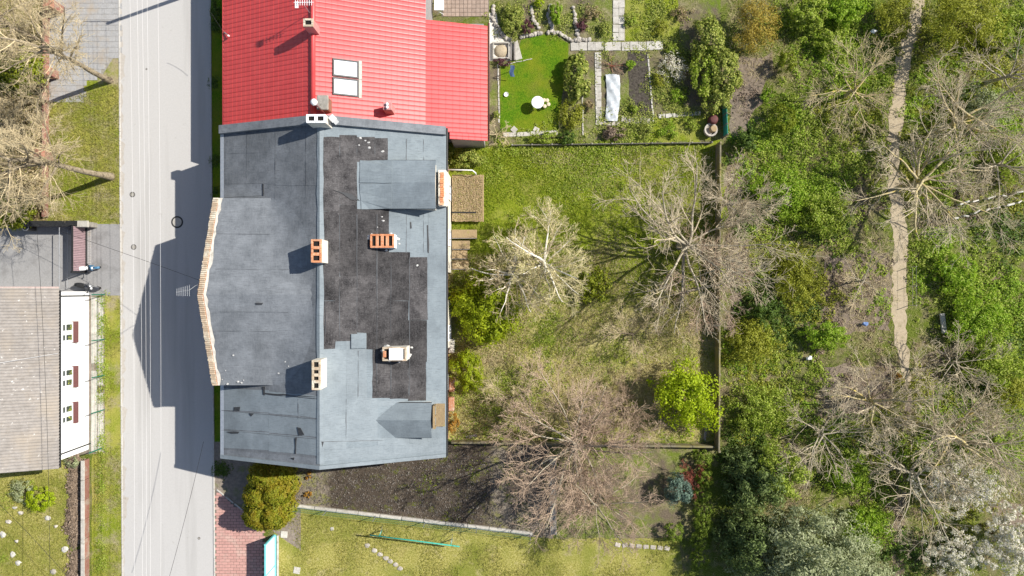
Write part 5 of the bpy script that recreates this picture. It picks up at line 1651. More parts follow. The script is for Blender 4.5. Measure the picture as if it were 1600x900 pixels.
# white film over a bed
(xa, ya), (xb, yb) = G(946, 117), G(968, 190)
V, F = [], []
nx, ny = 9, 26
for j in range(ny):
    for i in range(nx):
        fx, fy = i / (nx - 1), j / (ny - 1)
        wv = -0.08 * math.sin(fy * 3.2) + (0.1 * (fy - 0.6) if fy > 0.6 else 0)
        V.append((xa + (xb - xa) * fx * (1 - 0.12 * fy) - wv + random.uniform(-.02, .02), ya + (yb - ya) * fy + random.uniform(-.02, .02), 0.1 + 0.07 * math.sin(fx * 3.1) + 0.05 * math.sin(fy * 31 + fx * 5) + 0.04 * math.sin(fy * 17 - fx * 9) + random.uniform(-0.03, 0.03)))
for j in range(ny - 1):
    for i in range(nx - 1):
        F.append((j * nx + i + nx, j * nx + i + nx + 1, j * nx + i + 1, j * nx + i))
tag(MB().poly(V, F).build('garden_sheet', MAT['white_sheet'], None, True, base=(xa, ya, 0.02)), 'crumpled white film laid over a garden bed', 'sheet')
# wooden rails and hoses by the beds
for (a, b, lab) in (((798, 66), (799, 95), 'dark grey beam beside the tan basin'), ((804, 66), (805, 95), 'dark grey beam beside the pale slabs of the lawn corner')):
    p, q = Vector((*G(*a), 0)), Vector((*G(*b), 0))
    tag(MB().bbox((p.x - 0.06, q.y, 0), (p.x + 0.06, p.y, 0.2), 0.01).build('timber_beam', MAT['grey_wood'], None, base=(p.x, q.y, 0)), lab, 'beam')
x, y = G(783, 80)
t = thing('sand_box', 'square concrete sand box with tan sand beside the red house', 'sand box', (x, y, 0))
for q in (((-.62, -.62, 0), (.62, -.5, .22)), ((-.62, .5, 0), (.62, .62, .22)), ((-.62, -.5, 0), (-.5, .5, .22)), ((.5, -.5, 0), (.62, .5, .22))):
    MB().bbox((x + q[0][0], y + q[0][1], q[0][2]), (x + q[1][0], y + q[1][1], q[1][2]), 0.02).build('side', MAT['concrete'], t)
MB().blob((x, y, 0.02), (0.5, 0.48, 0.2), 14, 6, 0.05).build('sand', MAT['path'], t, True)
# barrel and stone trough at the corner
x, y = G(1108, 205)
t = thing('stone_trough', 'pale weathered stone trough with a tree stump in it', 'trough', (x, y, 0))
MB().lathe((x, y), [(0.42, 0), (0.5, 0.45), (0.48, 0.52), (0.36, 0.5), (0.32, 0.3)], 14).build('bowl', MAT['stone'], t)
MB().lathe((x + 0.15, y + 0.05), [(0.26, 0.2), (0.24, 0.62), (0.2, 0.66)], 12).build('stump', MAT['wood'], t)
x, y = G(1111, 190)
tag(MB().lathe((x, y), [(0.3, 0), (0.36, 0.4), (0.3, 0.75), (0.2, 0.78)], 16).build('barrel', MAT['sill_brown'], None, True, base=(x, y, 0)), 'dark brown barrel behind the stone trough', 'barrel')
wall_run('green_fence', 'green painted sheet fence beside the stone trough', 'fence', (1129, 165), (1131, 214), 0.9, 0.05, 3, MAT['teal_paint'], None, 0, 0.08, MAT['grey_wood'])
# yard things
x, y = G(684, 10, 1.0)
t = thing('washing_rack', 'white clothes rack in the tiled yard by the red roof', 'rack', (*G(688, 12), 0.03))
x, y = G(688, 12)
for k in range(2):
    MB().tube([(x - 0.25, y - 0.5 + k, 0), (x + 0.25, y - 0.5 + k, 0.9)], 0.02, 5).tube([(x + 0.25, y - 0.5 + k, 0), (x - 0.25, y - 0.5 + k, 0.9)], 0.02, 5).build('leg', MAT['white_metal'], t)
MB().bbox((x - 0.35, y - 0.55, 0.88), (x + 0.35, y + 0.55, 0.93), 0.02).build('cloth', MAT['white_plastic'], t)

# ------------------------------------------------------------------ back garden: deck, steps, pipe
def planks(name, label, x0, y0, x1, y1, z, n, mat, along='x'):
    t = thing(name, label, name.split('_')[-1], ((x0 + x1) / 2, (y0 + y1) / 2, 0))
    for i in range(n):
        if along == 'y':
            a, b = x0 + (x1 - x0) * i / n, x0 + (x1 - x0) * (i + 1) / n
            MB().bbox((a + 0.008, y0 + random.uniform(-.03, .03), z - 0.05), (b - 0.008, y1 + random.uniform(-.03, .03), z + random.uniform(-0.008, 0.008)), 0.008).build('plank', mat, t)
        else:
            a, b = y0 + (y1 - y0) * i / n, y0 + (y1 - y0) * (i + 1) / n
            MB().bbox((x0 + random.uniform(-.03, .03), a + 0.008, z - 0.05), (x1 + random.uniform(-.03, .03), b - 0.008, z + random.uniform(-0.008, 0.008)), 0.008).build('plank', mat, t)
    for sx_ in (x0 + 0.15, x1 - 0.15):
        MB().box((sx_ - 0.05, y0 + 0.1, -0.02), (sx_ + 0.05, y1 - 0.1, z - 0.06)).build('bearer', MAT['grey_wood'], t)
    return t
(xa, ya), (xb, yb) = G(706, 273, 0.5), G(756, 346, 0.5)
planks('wooden_deck', 'brown plank deck with dry leaves against the garden wall of the grey house', xa, yb, xb, ya, 0.5, 22, MAT['wood'], 'y')
MB().box((xa, G(0, 333, .5)[1], 0.505), (G(744, 0, .5)[0], G(0, 331, .5)[1], 0.56)).build('edge_batten', MAT['black_metal'], bpy.data.objects['wooden_deck'])
for i, (py, w_) in enumerate(((366, 745), (383, 734), (398, 730), (414, 732))):
    (xa, ya), (xb, yb) = G(706, py - 7, 0.3), G(w_, py + 7, 0.3)
    z = 0.42 - i * 0.1
    t = thing('timber_step', ['top timber step below the plank deck, longest of the flight', 'second timber step below the plank deck', 'third timber step below the plank deck', 'lowest timber step beside the big evergreen bush'][i], 'step', ((xa + xb) / 2, (ya + yb) / 2, 0), 'timber steps by the house wall')
    MB().bbox((xa, yb + 0.05, -0.02), (xb, ya, z), 0.02).build('tread', MAT['wood'], t)
    MB().box((xa, yb, -0.02), (xb, yb + 0.045, z + 0.03)).build('riser', MAT['grey_wood'], t)
x, y = G(702, 265, 1.2)
t = thing('white_pipe', 'white pipe rail bending out from the house above the ivy', 'pipe', (x, y, 0))
(x2, y2), (x3, y3) = G(738, 266, 1.2), G(743, 270, 1.2)
MB().tube([(XE - 0.32, y, 1.2), (x2, y2, 1.2), (x3, y3, 1.1), (x3, y3, -0.02)], 0.045, 8).build('pipe', MAT['white_metal'], t, True)
# bits of masonry along the house wall
for k, (px, py, c, lab) in enumerate(((703, 540, 'concrete', 'pale broken concrete block at the wall next to the large evergreen bush'), (704, 600, 'wall_brick', 'low brick stub at the wall beside the small evergreen'), (703, 630, 'wall_brick', 'brick pile edge at the wall near the orange-leaved shrub'))):
    x, y = G(px + 3, py)
    tag(MB().bbox((x - 0.22, y - 0.5, -0.03), (x + 0.2, y + 0.5, 0.5), 0.05).build('masonry_block', MAT[c], None, base=(x, y, 0)), lab, 'masonry')
# wooden edging by the boundary wall
for (a, b, lab) in (((728, 683), (745, 680), 'short weathered board leaning by the boundary wall'), ((1100, 690), (1105, 650), 'long dark board lying by the concrete panel wall')):
    p, q = Vector((*G(*a), 0)), Vector((*G(*b), 0))
    ang = math.atan2(q.y - p.y, q.x - p.x)
    tag(MB().bbox((-(q - p).length / 2, -0.1, 0), ((q - p).length / 2, 0.1, 0.08), 0.01, RZ((p + q) / 2, ang)).build('loose_board', MAT['grey_wood'], None, base=(p.x, p.y, 0)), lab, 'board')

# ------------------------------------------------------------------ stones and slabs on the lawns
for i, (px, py, s, mt) in enumerate(((33, 801, 0.35, 'stone'), (24, 793, 0.25, 'white_stone'), (75, 809, 0.4, 'white_stone'), (5, 835, 0.4, 'white_stone'), (21, 866, 0.38, 'white_stone'), (29, 879, 0.42, 'white_stone'), (102, 858, 0.38, 'white_stone'), (84, 893, 0.36, 'stone'), (14, 815, 0.3, 'stone'), (27, 845, 0.25, 'stone'), (88, 822, 0.25, 'stone'))):
    x, y = G(px, py)
    o = MB().blob((x, y, 0.04), (s * random.uniform(0.5, 0.8), s * random.uniform(0.4, 0.65), 0.1), 7, 5, 0.24, 0.5).build('garden_stone', MAT[mt], None, base=(x, y, 0.009))
    tag(o, 'flat whitish stone lying on the lawn south of the white house' if mt == 'white_stone' else 'greyish brown stone lying on the lawn south of the white house', 'stone', 'stones on the western lawn')
for (px, py, lab) in ((444, 835, 'square white slab lying beside the board fence end'), (464, 891, 'square white slab lying alone on the dry lawn'), (519, 826, 'small pale stone on the lawn near the mesh fence')):
    x, y = G(px, py)
    s = 0.24 if 'slab' in lab else 0.12
    tag(MB().bbox((-s, -s, -0.02), (s, s, 0.06), 0.02, RZ((x, y, 0), random.uniform(-0.2, 0.2))).build('stone_slab', MAT['white_stone'], None, base=(x, y, 0)), lab, 'slab')
for (px, py) in ((574, 852), (585, 860), (594, 866), (603, 872), (610, 877), (618, 882), (625, 888)):
    x, y = G(px, py)
    tag(MB().blob((x, y, 0.02), (0.22, 0.17, 0.07), 9, 4, 0.15, 0.5).build('stepping_stone', MAT['stone'], None, base=(x, y, 0.008)), 'stepping stone in the slanting row near the teal rail', 'stepping stone', 'stepping stones near the teal rail')
for k in range(8):
    x, y = G(965 + k * 11, 851 + k * 0.8)
    tag(MB().bbox((-0.2, -0.15, -0.02), (0.2, 0.15, 0.06), 0.03, RZ((x, y, 0), random.uniform(-0.3, 0.3))).build('edging_stone', MAT['stone'], None, base=(x, y, 0.008)), 'small edging stone in the shaded row near the round box bushes', 'edging stone', 'edging stones near the box bushes')

# ------------------------------------------------------------------ old fences and boards in the wild ground
def rail_line(name, label, pts, z, r, n, mat):
    P = [Vector((*G(*p), z)) for p in pts]
    t = thing(name, label, 'fence', (P[0].x, P[0].y, 0))
    for i in range(n):
        a, b = P[0].lerp(P[-1], (i + random.uniform(0, 0.2)) / n), P[0].lerp(P[-1], (i + random.uniform(0.45, 0.8)) / n)
        b = b + Vector((0, random.uniform(-0.12, 0.12), random.uniform(-0.3, 0.0)))
        MB().tube([a, b], r * random.uniform(0.7, 1.1), 6).build('rail', mat, t)
        MB().tube([(a.x, a.y, -0.05), (a.x, a.y, z + 0.05)], r * 0.9, 6).build('post', mat, t)
    return t
rail_line('white_rail_fence', 'broken white rail fence crossing the scrub, the longer of the two', [(1480, 343), (1600, 314)], 0.5, 0.075, 7, MAT['white_stone'])
rail_line('pole_rail_fence', 'broken white rail fence crossing the scrub, the shorter of the two', [(1492, 321), (1600, 298)], 0.5, 0.065, 5, MAT['white_stone'])
post_fence('pale_fence', 'thin pale wire fence along the edge of the footpath', [(1421, 417), (1421, 447), (1421, 477)], 0.9, MAT['white_stone'], 2, 0.025)
x, y = G(1471, 505)
tag(MB().bbox((-0.17, -0.72, 0.0), (0.17, 0.72, 0.12), 0.02, Matrix.Translation((x, y, 0.15)) @ Matrix.Rotation(0.12, 4, 'Z')).build('white_board', MAT['white_stone'], None, base=(x, y, 0)), 'weathered white board lying in the green scrub on the far side of the footpath', 'board')
for px, py, c, lab in ((1349, 506, 'blue_cloth', 'pale blue rag caught in the scrub on the house side of the footpath'), (1262, 559, 'white_plastic', 'white scrap lying near the bright round bush'), (1362, 51, 'white_plastic', 'white scrap in the greenery beside the footpath start')):
    x, y = G(px, py)
    tag(MB().blob((x, y, 0.3), (0.22, 0.16, 0.1), 8, 5, 0.3).build('scrap', MAT[c], None, base=(x, y, 0)), lab, 'scrap')


# ------------------------------------------------------------------ ground cover (uncountable)
def in_poly_pts(poly, n):
    q = np.array([G(*p) for p in poly])
    lo, hi = q.min(0), q.max(0)
    f = []
    while len(f) < n:
        P = rng.uniform(lo, hi, (n * 2, 2))
        c = np.zeros(len(P), bool)
        for i in range(len(q)):
            a, b = q[i], q[i - 1]
            with np.errstate(divide='ignore', invalid='ignore'):
                k = ((a[1] > P[:, 1]) != (b[1] > P[:, 1])) & (P[:, 0] < (b[0] - a[0]) * (P[:, 1] - a[1]) / (b[1] - a[1]) + a[0])
            c ^= k
        f += P[c].tolist()
    return np.array(f[:n])


def patchy(P, scale, seed, lo, hi):
    """smooth value-noise mask in plan: keep probability"""
    r = np.random.default_rng(seed)
    T = r.random((64, 64))
    u = P / scale
    i = np.floor(u).astype(int)
    f = u - i
    f = f * f * (3 - 2 * f)
    g = lambda a, b: T[(i[:, 0] + a) % 64, (i[:, 1] + b) % 64]
    v = (g(0, 0) * (1 - f[:, 0]) + g(1, 0) * f[:, 0]) * (1 - f[:, 1]) + (g(0, 1) * (1 - f[:, 0]) + g(1, 1) * f[:, 0]) * f[:, 1]
    return np.clip((v - lo) / (hi - lo), 0, 1)


def stuff(name, me, mat, label, cat):
    o = link_mesh(name, me, mat)
    return tag(o, label, cat, kind='stuff')


PATHX = lambda y: np.interp(-y, [-(450 - p[1]) / PPM for p in pth], [(p[0] - 800) / PPM for p in pth])
PATHW = lambda y: np.interp(-y, [-(450 - p[1]) / PPM for p in pth], [p[2] / PPM for p in pth])
def off_path(P, extra=0.0):
    return np.abs(P[:, 0] - PATHX(P[:, 1])) > PATHW(P[:, 1]) + extra + rng.normal(0, 0.12, len(P))


wildpoly = [(1138, -30), (1630, -30), (1630, 930), (1110, 930), (1132, 700)]
# blades: dry grass over the back garden and wild ground
def blades(name, poly, n, L, wd, mat, label, cat, mask=None, up=0.6, path=False):
    P = in_poly_pts(poly, n)
    if mask is not None:
        P = P[rng.random(len(P)) < mask(P)]
    if path:
        P = P[off_path(P)]
    n = len(P)
    D = unit(np.column_stack([rng.normal(size=(n, 2)), np.abs(rng.normal(0, up, n)) * 0.7 + 0.1]))
    B = np.column_stack([P, rng.uniform(0.0, 0.06, n)])
    stuff(name, blades_mesh(name, B, D, L, wd), mat, label, cat)


blades('dry_grass', [(706, 400), (1114, 380), (1110, 684), (706, 684)], 60000, 0.3, 0.032, LF['drygrass'], 'dry straw-coloured grass of the back garden', 'grass', lambda P: 0.3 + 0.7 * patchy(P, 2.2, 1, 0.3, 0.6))
blades('garden_grass', [(706, 236), (1114, 232), (1112, 560), (706, 560)], 60000, 0.24, 0.035, LF['grass'], 'rough green grass of the back garden', 'grass', lambda P: np.clip(0.15 + patchy(P, 1.8, 2, 0.3, 0.6) * np.clip((P[:, 1] + 6) / 8, 0.2, 1), 0, 1))
blades('straw', [(800, 236), (1114, 232), (1112, 460), (900, 460)], 14000, 0.28, 0.03, LF['drygrass'], 'dead straw among the green grass of the back garden', 'grass', lambda P: patchy(P, 2.5, 3, 0.45, 0.7))
blades('verge_grass', [(80, 160), (186, 130), (188, 348), (60, 348)], 12000, 0.18, 0.035, LF['lawnblade'], 'grass of the roadside verge under the leaning trees', 'grass')
blades('west_lawn_grass', [(0, 738), (104, 738), (104, 905), (0, 905)], 7000, 0.15, 0.035, LF['lawnblade'], 'short grass of the lawn with stones by the white house', 'grass')
blades('strip_grass', [(162, 465), (190, 465), (191, 905), (146, 905), (147, 715)], 7000, 0.15, 0.035, LF['lawnblade'], 'patchy grass strip between road and brick fence', 'grass', lambda P: patchy(P, 1.4, 9, 0.3, 0.6))
blades('hedge_straw', [(0, 0), (74, 0), (74, 348), (0, 348)], 12000, 0.35, 0.035, LF['tansprig'], 'dead stalks under the hedge behind the brick wall', 'grass')
blades('lawn_grass', [(432, 800), (828, 840), (1060, 840), (1070, 905), (432, 905)], 20000, 0.15, 0.035, LF['lawnblade'], 'short grass of the dry lawn behind the board fence', 'grass', lambda P: patchy(P, 1.5, 4, 0.3, 0.7))
blades('scrub_straw', wildpoly, 80000, 0.4, 0.03, LF['drygrass'], 'dry stalks across the wild ground', 'grass', lambda P: 0.15 + 0.85 * patchy(P, 2.6, 5, 0.4, 0.65), 0.4, True)
blades('tilled_weeds', [(640, 705), (860, 705), (860, 835), (660, 815)], 6000, 0.22, 0.035, LF['grass'], 'thin weeds sprouting on the tilled soil', 'weeds', lambda P: 0.5 * patchy(P, 1.2, 6, 0.5, 0.75))

# clods of the tilled soil
P = in_poly_pts([(458, 712), (775, 705), (790, 825), (640, 806), (460, 785)], 3500)
P = np.column_stack([P, rng.uniform(0.01, 0.05, len(P))])
stuff('soil_clods', leaves_mesh('soil_clods', P, unit(rng.normal(size=(len(P), 3)) * 0.5 + np.array([0, 0, 1.0])), 0.12, 0.7), LF['clod'], 'loose dark clods of the tilled soil', 'soil')
P = in_poly_pts([(785, 705), (860, 705), (860, 838), (795, 830)], 3000)
P = np.column_stack([P, rng.uniform(0.02, 0.05, len(P))])
stuff('pale_clods', leaves_mesh('pale_clods', P, unit(rng.normal(size=(len(P), 3)) * 0.7 + np.array([0, 0, 0.7])), 0.11, 0.7), LF['clod_pale'], 'loose pale clods beside the tilled soil', 'soil')

# leaves blown over the plank deck
P = in_poly_pts([(708, 276), (754, 276), (754, 344), (708, 344)], 1500)
P = np.column_stack([P * 0.99, np.full(len(P), 0.52) + rng.uniform(0, 0.02, len(P))])
stuff('deck_leaves', leaves_mesh('deck_leaves', P, unit(rng.normal(size=(len(P), 3)) * 0.3 + np.array([0, 0, 1.0])), 0.1, 0.6), LF['tansprig'], 'dry leaves scattered over the plank deck', 'leaves')

# leafy undergrowth patches of the wild ground: (px, py, radius px, height m)
def undergrowth(name, patches, n, leaf, mat, label, hmax=0.7, path=True, ragged=0.3, per=26, cr=(0.16, 0.42)):
    """low plants: little leafy domes standing close together, dark gaps between them"""
    w_ = np.array([p[2] ** 2 for p in patches], float)
    m = max(8, n // per)
    idx = rng.choice(len(patches), m, p=w_ / w_.sum())
    A = np.array(patches, float)
    r = np.sqrt(rng.random(m)) * (1 + rng.normal(0, ragged, m))
    a = rng.uniform(0, 6.283, m)
    px, py = A[idx, 0] + A[idx, 2] * r * np.cos(a), A[idx, 1] + A[idx, 2] * r * np.sin(a)
    C = np.column_stack([(px - 800) / PPM, (450 - py) / PPM])
    if path: C_ok = off_path(C, -0.02)
    else: C_ok = np.ones(m, bool)
    C_ok &= ~((C[:, 0] > 14.2) & (C[:, 0] < 15.4) & (C[:, 1] > -11.8))
    C, idx = C[C_ok], idx[C_ok]
    m = len(C)
    R = rng.uniform(cr[0], cr[1], m) * (0.6 + 0.8 * patchy(C, 1.9, 22, 0.1, 0.8))
    Hh = R * rng.uniform(0.45, 1.15, m) * A[idx, 3] * (hmax / 0.7)
    k = rng.choice(m, n, p=R ** 2 / (R ** 2).sum())
    d = rand_unit(n)
    d[:, 2] = np.abs(d[:, 2])
    q = rng.uniform(0.55, 1.05, n)
    P = np.column_stack([C[k] + d[:, :2] * (R[k] * q)[:, None], 0.03 + d[:, 2] * Hh[k] * q])
    N = unit(d * 0.8 + rng.normal(size=(n, 3)) * 0.55 + np.array([0, 0, 0.7]))
    stuff(name, leaves_mesh(name, P, N, leaf, 0.62), mat, label, 'undergrowth')


undergrowth('nettle_patch', [(1230, 250, 60, 1), (1290, 340, 60, 1), (1210, 340, 50, 1), (1260, 40, 60, 1), (1330, 60, 50, 1), (1330, 250, 50, .8), (1250, 200, 50, .8), (1530, 430, 60, 1), (1500, 480, 50, 1), (1570, 520, 60, 1), (1450, 400, 30, .8), (1480, 300, 40, .8), (1470, 240, 40, .8), (1540, 200, 60, .7), (1360, 760, 50, .8), (1180, 640, 50, .8), (1240, 570, 60, .7), (1580, 660, 40, .8), (1300, 720, 40, .8), (1450, 720, 50, .6), (1510, 590, 50, .8), (1210, 430, 40, 1), (1340, 400, 40, .7), (1370, 150, 40, .7)],
            76000, 0.14, LF['green'], 'low green nettles and weeds across the wild ground')
undergrowth('bright_weeds', [(1320, 30, 50, 1), (1270, 90, 40, .8), (1260, 320, 50, 1), (1290, 290, 40, 1), (1520, 440, 40, 1), (1550, 480, 50, 1), (1470, 380, 30, .8), (1330, 130, 40, .8), (1480, 260, 40, .8), (1560, 180, 40, .8), (1440, 180, 30, .8), (1420, 700, 40, .8), (1470, 660, 40, .8), (1540, 640, 30, .8), (1230, 200, 40, .8), (1355, 820, 40, 1), (1340, 740, 40, .8), (1250, 640, 40, .7), (1370, 480, 30, .6), (1440, 440, 25, .6), (1590, 470, 40, 1), (1590, 640, 40, .8), (1570, 720, 40, .6), (1490, 120, 50, .7), (1200, 250, 50, .8), (1200, 310, 40, .8), (1160, 560, 40, .7)],
            62000, 0.13, LF['bright'], 'fresh bright green weeds in the wild ground')
undergrowth('dark_scrub', [(1300, 0, 40, 1), (1580, 40, 50, 1), (1290, 350, 40, 1), (1260, 390, 40, 1), (1180, 480, 50, 1), (1560, 560, 60, 1), (1540, 610, 50, 1), (1150, 690, 50, 1), (1170, 330, 40, 1), (1430, 860, 60, .8), (1500, 680, 60, .7), (1300, 690, 60, .8), (1240, 500, 50, .8), (1160, 240, 30, 1), (1560, 360, 50, .9)],
            32000, 0.15, LF['dark'], 'dark green scrub in the shaded hollows of the wild ground')
undergrowth('olive_scrub', [(1500, 40, 70, 1), (1420, 60, 40, .8), (1240, 430, 50, 1), (1270, 470, 40, 1), (1170, 540, 50, .9), (1190, 620, 60, .9), (1220, 400, 40, 1), (1580, 280, 50, .6), (1560, 620, 40, .8), (1450, 620, 50, .6), (1380, 700, 60, .6), (1500, 760, 60, .5), (1430, 300, 40, .5), (1330, 170, 50, .6), (1550, 100, 60, .7), (1480, 180, 60, .6)],
            46000, 0.13, LF['olive'], 'olive yellow scrub of the wild ground')
undergrowth('leaf_litter', [(1300, 450, 80, .1), (1230, 730, 50, .1), (1150, 150, 50, .1), (1330, 600, 80, .1), (1470, 570, 60, .1), (1150, 420, 40, .1), (1350, 330, 60, .1), (1500, 330, 70, .1), (1400, 760, 90, .1), (1560, 230, 70, .1)],
            16000, 0.13, LF['litter'], 'brown dead leaves on the bare patches of the wild ground')
undergrowth('garden_weeds', [(770, 260, 26, .6), (740, 245, 26, .8), (745, 320, 15, .4), (880, 300, 60, .3), (930, 260, 60, .3), (960, 330, 40, .3), (760, 640, 40, .4), (790, 660, 30, .4), (830, 600, 50, .3), (720, 610, 20, .3), (1040, 240, 30, .5), (1000, 235, 40, .5), (850, 520, 50, .2), (950, 560, 50, .2)] + [(x, 231 + 3 * math.sin(x), 9, .6) for x in range(770, 1112, 12)] + [(x, 683, 8, .5) for x in range(715, 1100, 16)] + [(1106, y, 9, .4) for y in range(240, 560, 16)],
            22000, 0.11, LF['green'], 'leafy weeds along the walls of the back garden', 0.5, False)
undergrowth('bed_plants', [(800, 20, 28, .8), (790, 45, 15, .6), (1020, 20, 30, .4), (920, 30, 22, .4), (940, 50, 18, .4), (1050, 60, 20, .4), (1070, 100, 22, .5), (1030, 150, 20, .4), (950, 205, 30, .5), (1000, 75, 20, .2), (880, 200, 20, .5), (925, 130, 8, .4), (975, 130, 6, .4), (850, 30, 14, .6), (875, 40, 16, .6), (835, 15, 12, .5), (1040, 30, 30, .5), (1010, 50, 20, .5), (1045, 130, 30, .5), (1060, 160, 20, .5), (1000, 205, 40, .6), (1070, 200, 40, .6), (900, 190, 15, .5), (985, 165, 14, .5), (945, 90, 12, .4), (845, 218, 30, .6), (900, 215, 20, .6)],
            20000, 0.1, LF['varieg'], 'mixed low plants in the beds of the kitchen garden', 0.55, False)
undergrowth('verge_weeds', [(161 - 0.012 * (y - 460), y, 6, .45) for y in range(468, 905, 9)] + [ (20, 775, 15, .5), (10, 870, 15, .5), (35, 770, 20, .6)], 5500, 0.09, LF['green'], 'weeds along the fence of the white house', 0.45, False)
undergrowth('reed_strip', [(117, 725, 9, .6), (117, 745, 9, .6), (117, 765, 9, .6), (117, 785, 9, .6), (117, 805, 9, .6), (117, 825, 9, .6), (117, 845, 9, .6), (117, 865, 9, .6), (117, 885, 9, .6), (117, 905, 9, .6)], 9000, 0.16, LF['litter'], 'brown dry strip of dead leaves behind the low brick fence', 0.5, False, 0.15)
undergrowth('house_foot_weeds', [(335, 130, 5, .3), (337, 40, 6, .5), (336, 250, 5, .3), (338, 300, 5, .4), (345, 735, 10, .4)], 2200, 0.09, LF['dark'], 'dark weeds along the foot of the house walls', 0.4, False)

# ------------------------------------------------------------------ leafy bushes and evergreens
B = bush
def WB(name, label, px, py, r, h, mat, leaf, n, ncl, **k):
    return bush(name, label, px, py, r, h, mat, leaf * 0.9, int(n * 1.15), int(ncl * 1.5), hollow=0.3, csize=0.2, **k)
# thuja clump: several stems make one tall dense hedge block
def thuja(px, py, rx, ry, h, n, label, mat='thuja'):
    x, y = G(px, py, h * 0.75)
    sx, sy = rx / PPM * (1 - h * .75 / CAM_H), ry / PPM * (1 - h * .75 / CAM_H)
    t = thing('thuja', label, 'thuja', (x, y, 0), 'tall thujas beside the red paving')
    u = rng.random(n)
    z = h * (0.04 + 0.96 * u ** 0.75)
    prof = np.clip(np.sqrt(np.clip(1 - (z / h) ** 3.0, 0.02, 1)), 0.1, 1)
    a = rng.uniform(0, 6.283, n)
    lump = 1 + 0.16 * np.sin(a * 5 + z * 2.1) * np.sin(z * 3.3 + a * 2) + rng.normal(0, 0.07, n)
    r = prof * lump * (1 - 0.35 * rng.random(n) ** 3)
    P = np.column_stack([x + sx * r * np.cos(a), y + sy * r * np.sin(a), z])
    N = unit(np.column_stack([np.cos(a), np.sin(a), 0.6 + 0 * a]) + rng.normal(size=(n, 3)) * 0.6)
    link_mesh('crown', leaves_mesh('crown', P, N, 0.19, 0.45, (x, y, 0)), LF[mat], t)
    MB().tube([(x, y, -0.05), (x, y, h * 0.85)], [0.1, 0.03], 7).build('trunk', MAT['bark'], t)
thuja(414, 748, 31, 26, 3.4, 7000, 'yellow-green thuja touching the gable of the grey house')
thuja(403, 778, 27, 24, 3.3, 6500, 'yellow-green thuja in the middle row beside the bare corner')
thuja(427, 772, 24, 25, 3.4, 6500, 'yellow-green thuja in the middle row beside the tilled soil')
thuja(402, 808, 26, 24, 3.2, 6500, 'bronze-tipped thuja overhanging the red paving')
thuja(424, 806, 24, 26, 3.3, 6500, 'bronze-tipped thuja at the end of the board fence')

B('evergreen_bush', 'large bright evergreen bush against the garden wall of the grey house', 760, 482, (58, 56), 3.6, LF['conifer'], 0.2, 13000, 210, aspect=0.45, rz=2.5, hollow=0.5, csize=0.19)
B('evergreen_bush', 'small yellowish evergreen bush next to the large evergreen by the house wall', 731, 578, (27, 31), 1.7, LF['conifer'], 0.14, 5000, 90, aspect=0.45, hollow=0.5, csize=0.2)
B('evergreen_bush', 'green evergreen bush under the pale bare trees of the back garden', 930, 442, (33, 30), 1.5, LF['yew'], 0.15, 3200, 60, hollow=0.3, csize=0.2)
B('leafy_tree', 'lime green leafy young tree in the corner of the garden walls', 1075, 620, (56, 60), 3.6, LF['lime'], 0.17, 9000, 120, 'tree', rz=2.2, hollow=0.35, csize=0.2)
B('orange_shrub', 'orange-leaved shrub at the foot of the house wall by the wooden dormer', 708, 662, (10, 17), 1.0, LF['orange'], 0.1, 900, 20)
B('ivy_patch', 'dark ivy clump between red annex and white pipe', 727, 248, (28, 14), 0.9, LF['varieg'], 0.13, 2600, 40)
B('rosette_plant', 'orange dry plant in a small pit, the one nearer the grey house', 482, 743, 6, 0.3, LF['orange'], 0.12, 160, 8)
B('rosette_plant', 'orange dry plant in a small pit, the one nearer the mesh fence', 481, 773, 6, 0.3, LF['orange'], 0.12, 160, 8)
# kitchen garden
B('laurel_bush', 'yellow-flecked laurel bush beside the clipped lawn', 902, 120, (20, 34), 1.2, LF['varieg'], 0.24, 2600, 60)
B('low_shrub', 'brownish low shrub beside the laurel bush', 893, 175, (18, 25), 0.8, LF['olive'], 0.11, 2200, 40)
B('purple_shrub', 'dark purple shrub in the stony bed by the clipped lawn', 822, 42, 10, 0.7, LF['purple'], 0.1, 900, 20)
B('purple_shrub', 'dark purple low hedge between sand box and clipped lawn', 784, 97, (14, 6), 0.5, LF['purple'], 0.09, 900, 20)
B('garden_shrub', 'leafy green shrub in the bed between white forecourt and stone column', 802, 30, (16, 26), 0.9, LF['varieg'], 0.12, 2600, 40)
B('garden_shrub', 'bright green shrub beside the crooked sandy stones', 868, 20, (9, 18), 0.8, LF['bright'], 0.12, 1300, 24)
B('garden_shrub', 'lime tinted small shrub among the stony beds', 842, 4, 7, 0.6, LF['lime'], 0.1, 500, 14)
B('blossom_shrub', 'white flowering low shrub beyond the dug bed', 1052, 105, (22, 24), 0.6, LF['white'], 0.1, 1300, 50)
B('hedge_shrub', 'tall variegated hedge shrub beside the golden forsythia', 1108, 60, (24, 34), 1.9, LF['varieg'], 0.16, 4500, 60)
B('hedge_shrub', 'tall variegated hedge shrub beside the green sheet fence', 1132, 118, (24, 36), 2.0, LF['varieg'], 0.17, 5200, 70)
B('hedge_shrub', 'broad green hedge shrub beside the flowering low shrub', 1100, 112, (20, 40), 1.6, LF['green'], 0.16, 4200, 60)
B('hedge_shrub', 'narrow pale hedge shrub touching the stone trough', 1118, 160, (20, 22), 1.5, LF['varieg'], 0.14, 2400, 40)
B('garden_shrub', 'grey-brown heather shrub by the low wire fence', 960, 208, (20, 10), 0.6, LF['litter'], 0.12, 1200, 24)
B('garden_shrub', 'dark green shrub in the gap beside the slab row of the clipped lawn', 850, 216, (26, 9), 0.6, LF['green'], 0.11, 1500, 24)
B('lawn_corner_shrub', 'dark round shrub at the corner of the clipped lawn', 886, 215, (14, 10), 0.8, LF['dark'], 0.12, 1100, 20)
